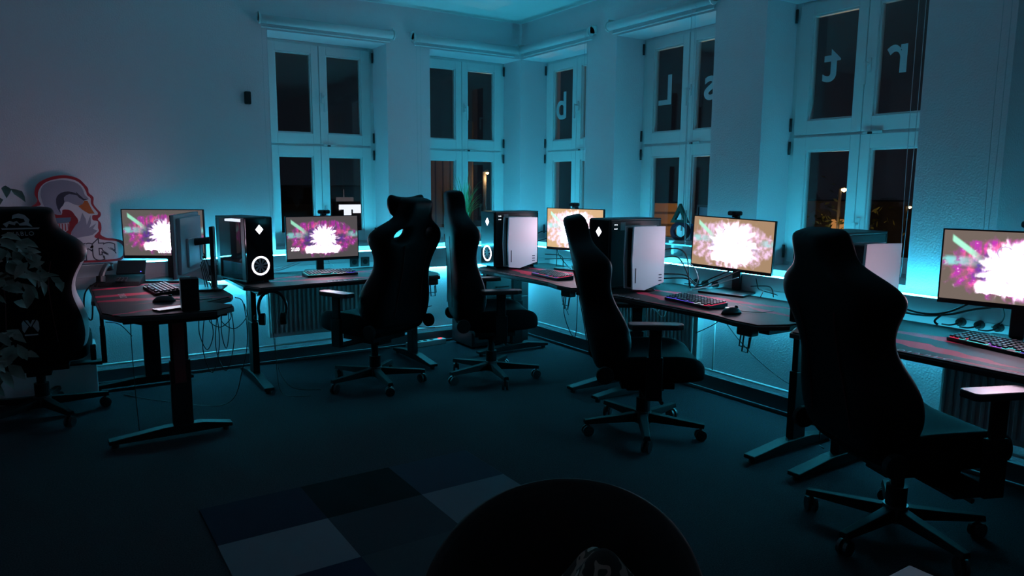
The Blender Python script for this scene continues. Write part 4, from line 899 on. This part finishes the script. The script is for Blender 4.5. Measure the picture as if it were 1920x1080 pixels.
cable('thick black cable bundle behind the nearest keyboard', [[(-.25, -3.60, .80), (-.14, -3.68, .745), (-.12, -3.80, .76), (-.12, -3.92, .83), (-.18, -4.02, .87)], [(-.25, -3.62, .76), (-.14, -3.70, .735), (-.125, -3.82, .755), (-.12, -3.94, .80), (-.16, -4.10, .84)], [(-.13, -3.79, .75), (-.15, -3.77, .72), (-.14, -3.78, .702)]], r=.0055)
cable('thin cable down from the nearest monitor', [[(-.18, -4.06, .85), (-.12, -4.05, .78), (-.10, -4.02, .73), (-.09, -3.99, .72)]], r=.0028)
cable('thin black cable lying on the carpet under the first-window desk', [[(-2.46, -.86, .36), (-2.455, -.86, .12), (-2.44, -.88, .008), (-2.40, -1.0, .005), (-2.3, -1.05, .005)], [(-2.47, -.86, .40), (-2.43, -.80, .15), (-2.36, -.86, .02), (-2.2, -.95, .005)]], r=.0022)
cable('thin black cable looping at the wall between the two left chairs', [[(-1.02, -.09, .40), (-1.12, -.08, .30), (-1.15, -.08, .22), (-1.05, -.09, .16), (-.92, -.09, .14)], [(-.95, -.09, .33), (-1.05, -.08, .31), (-1.12, -.08, .27)]], r=.004)
cable('cable down to the floor between the desk legs at the right', [[(-.40, -3.36, .66), (-.39, -3.37, .30), (-.40, -3.38, .06)], [(-.40, -3.38, .03), (-.42, -3.42, .03)]], r=.004)
def plug(label, loc, rz, tail=True):
    t = thing('power_plug', label, 'plug', loc, rz, 'black plugs in the wall duct')
    B().cyl((0, 0, 0), (0, -.030, 0), .020, .017, n=16).build('plug_body', 'plug_black', t)
    if tail: B().tube([(0, -.025, 0), (.0, -.045, -.004), (-.03, -.05, -.015), (-.07, -.04, -.018)], .004).build('plug_cord', 'plug_black', t)
for k, (y, lb) in enumerate(((-2.22, 'leftmost of the black plugs behind the blue and red keyboard'), (-2.30, 'middle black plug behind the blue and red keyboard'), (-2.385, 'rightmost black plug left of the washed-out monitor\'s stand'), (-3.86, 'leftmost black plug behind the nearest keyboard'), (-3.94, 'middle black plug behind the nearest keyboard'), (-4.02, 'rightmost black plug behind the nearest keyboard'))):
    plug(lb, (-.0805, y, .722), R(-90))
def sock(label, x, y, rz):
    t = thing('wall_socket', label, 'socket', (x, y, .735), rz, 'sockets in the wall duct')
    B().box(-.036, -.006, -.036, .036, 0, .036).build('socket_plate', 'black_plastic', t, .003); B().cyl((0, -.0065, 0), (0, -.006, 0), .020, n=18).build('socket_well', 'black_matte', t)
sock('black wall socket behind the turned monitor', -2.66, -.0805, 0); sock('left of two dark sockets right of the window monitor', -1.62, -.0805, 0); sock('right of two dark sockets right of the window monitor', -1.53, -.0805, 0)
t = thing('power_strip', 'white power strip with a red switch on the floor between the two left chairs', 'power strip', (-1.02, -.12, 0), R(4))
B().box(-.18, -.03, 0, .18, .03, .045).build('strip_body', 'cable_white', t, .005); box('red_switch', 'red_light', .12, -.012, .045, .15, .012, .050, t); 
for k in range(4): B().cyl((-.13+k*.06, 0, .045), (-.13+k*.06, 0, .0455), .018, n=14).build('outlet', 'black_matte', t)
def hook(label, loc, rz):
    t = thing('headset_hook', label, 'holder', loc, rz, 'holders under the desk edges')
    B().box(-.045, -.03, -.045, .045, .03, 0).build('clamp', 'black_plastic', t, .008)
    b = B(); b.tube([(-.03, -.01, -.045), (-.03, -.02, -.10), (.03, -.02, -.10), (.03, -.01, -.045)], .004, 6, 1); b.tube([(-.012, -.01, -.045), (-.012, -.02, -.125), (.022, -.02, -.125), (.022, -.01, -.05)], .004, 6, 1); b.build('wire_hook', 'black_plastic', t)
hook('black wire holder under the right end of the second right-hand desk', (-.82, -3.23, DZ-.029), R(-90))
hook('black wire holder under the corner desk behind the side-on chair', (-.82, -1.80, DZ-.029), R(-90))
hook('black wire holder under the right end of the first-window desk', (-1.33, -.84, DZ-.029), 0)
t = thing('headset', 'black headset hanging from the edge of the desk under the first window', 'headset', (-2.47, -.865, .50), R(-20))
b = B(); b.tube([(-.075, 0, .0), (-.085, 0, .07), (-.06, 0, .14), (0, 0, .168), (.06, 0, .14), (.085, 0, .07), (.075, 0, .0)], .010, 8); b.build('headband', 'black_plastic', t, smooth=True)
for sx in (-1, 1): B().cyl((sx*.045, 0, -.01), (sx*.085, 0, -.01), .040, .036, n=20).build('ear_cup', 'black_matte', t, .006)
B().tube([(-.085, -.01, -.02), (-.11, -.03, .0), (-.10, -.06, .03)], .004, 6).build('microphone', 'black_plastic', t)
B().box(-.015, -.015, .160, .015, .0, .172).build('hanger', 'black_plastic', t)

# ================================================================= OUTSIDE
struct(box('outdoor_ground', 'asphalt', WT+.05, -25, -3.2, 45, 40, -3.0)); struct(box('outdoor_ground', 'asphalt', -30, WT+.05, -3.2, WT+.05, 40, -3.0))
t = thing('neighbour_building', 'dark neighbouring building seen through the leftmost window', 'building', (-1.5, 8.5, -3), 0)
B().box(-6, 0, 0, 5.2, 4, 3.95).build('wall', 'concrete_out', t); B().prism([(-6.2, 0), (5.4, 0), (5.2, .35), (-6, .35)], -.2, 4.2, lambda x, y, z: (x, z, 3.95+y)).build('roof', 'asphalt', t)
t = thing('lit_window', 'brightly lit window with a lamp seen through the leftmost window', 'window', (.66, 6.06, 0), R(-8))
B().box(-.28, 0, .62, .42, .05, 1.05).build('window_surround', 'black_matte', t)
B().box(-.18, -.01, .92, .26, 0, 1.0).box(-.10, -.01, .80, .02, 0, .95).box(.05, -.01, .86, .26, 0, .93).build('lit_interior', 'lit_white', t); B().box(-.22, -.02, 1.055, .06, .02, 1.12).box(-.10, -.01, 1.12, -.09, .01, 1.25).build('lamp_shade', mat('shade_grey', (.1, .1, .1), .6, emit=(.5, .4, .42), es=.16), t)
B().box(-.05, 0, -3, .25, .05, .62).build('pillar', 'concrete_out', t)
t = thing('timber_screen', 'brown timber boarding seen through the window with the grass plant', 'timber wall', (.95, 3.75, -3), R(-38))
B().box(-.75, 0, 0, .55, .08, 4.75).build('boards', 'shutter_out', t); B().box(.55, -.04, 0, .63, .1, 5.2).build('corner_post', 'bark', t)
t = thing('plank_fence', 'warmly lit plank wall seen through the window with the mirrored L', 'fence', (3.72, 1.62, -3), R(-45))
B().box(-.6, 0, 0, .02, .08, 4.10).build('planks', 'plank_out', t)
def lamp(label, loc, e, head=.05, pole=True, rad=.05):
    t = thing('street_lamp', label, 'lamp', loc, 0, 'outdoor lamps')
    B().lathe([(0, -head), (head, -head*.3), (head, head*.3), (0, head*.6)], n=12).build('lamp_head', 'bulb_warm', t)
    if pole: B().cyl((0, .08, -3-loc[2]), (0, .08, .02), .03).cyl((0, .08, .02), (0, 0, .03), .02).build('lamp_pole', 'asphalt', t)
    if e:
        ld = bpy.data.lights.new('lamp_light', 'POINT'); ld.energy = e; ld.color = (1, .58, .25); ld.shadow_soft_size = rad; lo = bpy.data.objects.new('lamp_light', ld); COL.objects.link(lo); lo.parent = t; lo.location = (0, 0, -head-.06)
lamp('warm lamp glowing in the right pane above the grass plant', (1.56, 3.15, 1.50), 9, .022)
lamp('warm lamp lighting the plank wall', (3.0, .35, .5), 60, .03)
lamp('far white street lamp in the left pane of the widest window', (9.44, 2.82, 1.28), 0, .05)
lamp('far street lamp in the right pane of the widest window', (10.48, 2.08, .95), 0, .03)
t = thing('tree', 'tree with yellow lit leaves outside the widest window', 'tree', (9.35, 2.75, -3), 0)
B().cyl((0, 0, 0), (0, 0, 2.6), .12, .06).build('trunk', 'bark', t)
b = B()
for i in range(420):
    c = Vector((random.gauss(0, .45), random.gauss(0, .45), 3.2+random.gauss(0, .45))); d = Vector((random.uniform(-1, 1), random.uniform(-1, 1), random.uniform(-1, 1))).normalized(); s_ = d.orthogonal().normalized(); v = [b.bm.verts.new(c+q) for q in (d*.07, s_*.03, -d*.07, -s_*.03)]; b._f(v)
b.build('crown', 'tree_leaf', t)
lamp('lamp inside the tree outside the widest window', (9.0, 2.75, .45), 40, .02)
t = thing('distant_building', 'dark distant building with one orange window outside the widest window', 'building', (12.6, 3.9, -3), R(-40))
B().box(-3.2, 0, 0, 4, 2, 4.0).build('wall', 'concrete_out', t); B().box(-1.05, -.02, 3.35, -.75, 0, 3.58).build('window', 'lit_orange', t)
b = B()
for k in range(7): b.box(-.3+k*.13, -.02, 2.75+.03*random.random(), -.26+k*.13, 0, 2.79)
b.build('small_lights', 'city_dot', t)
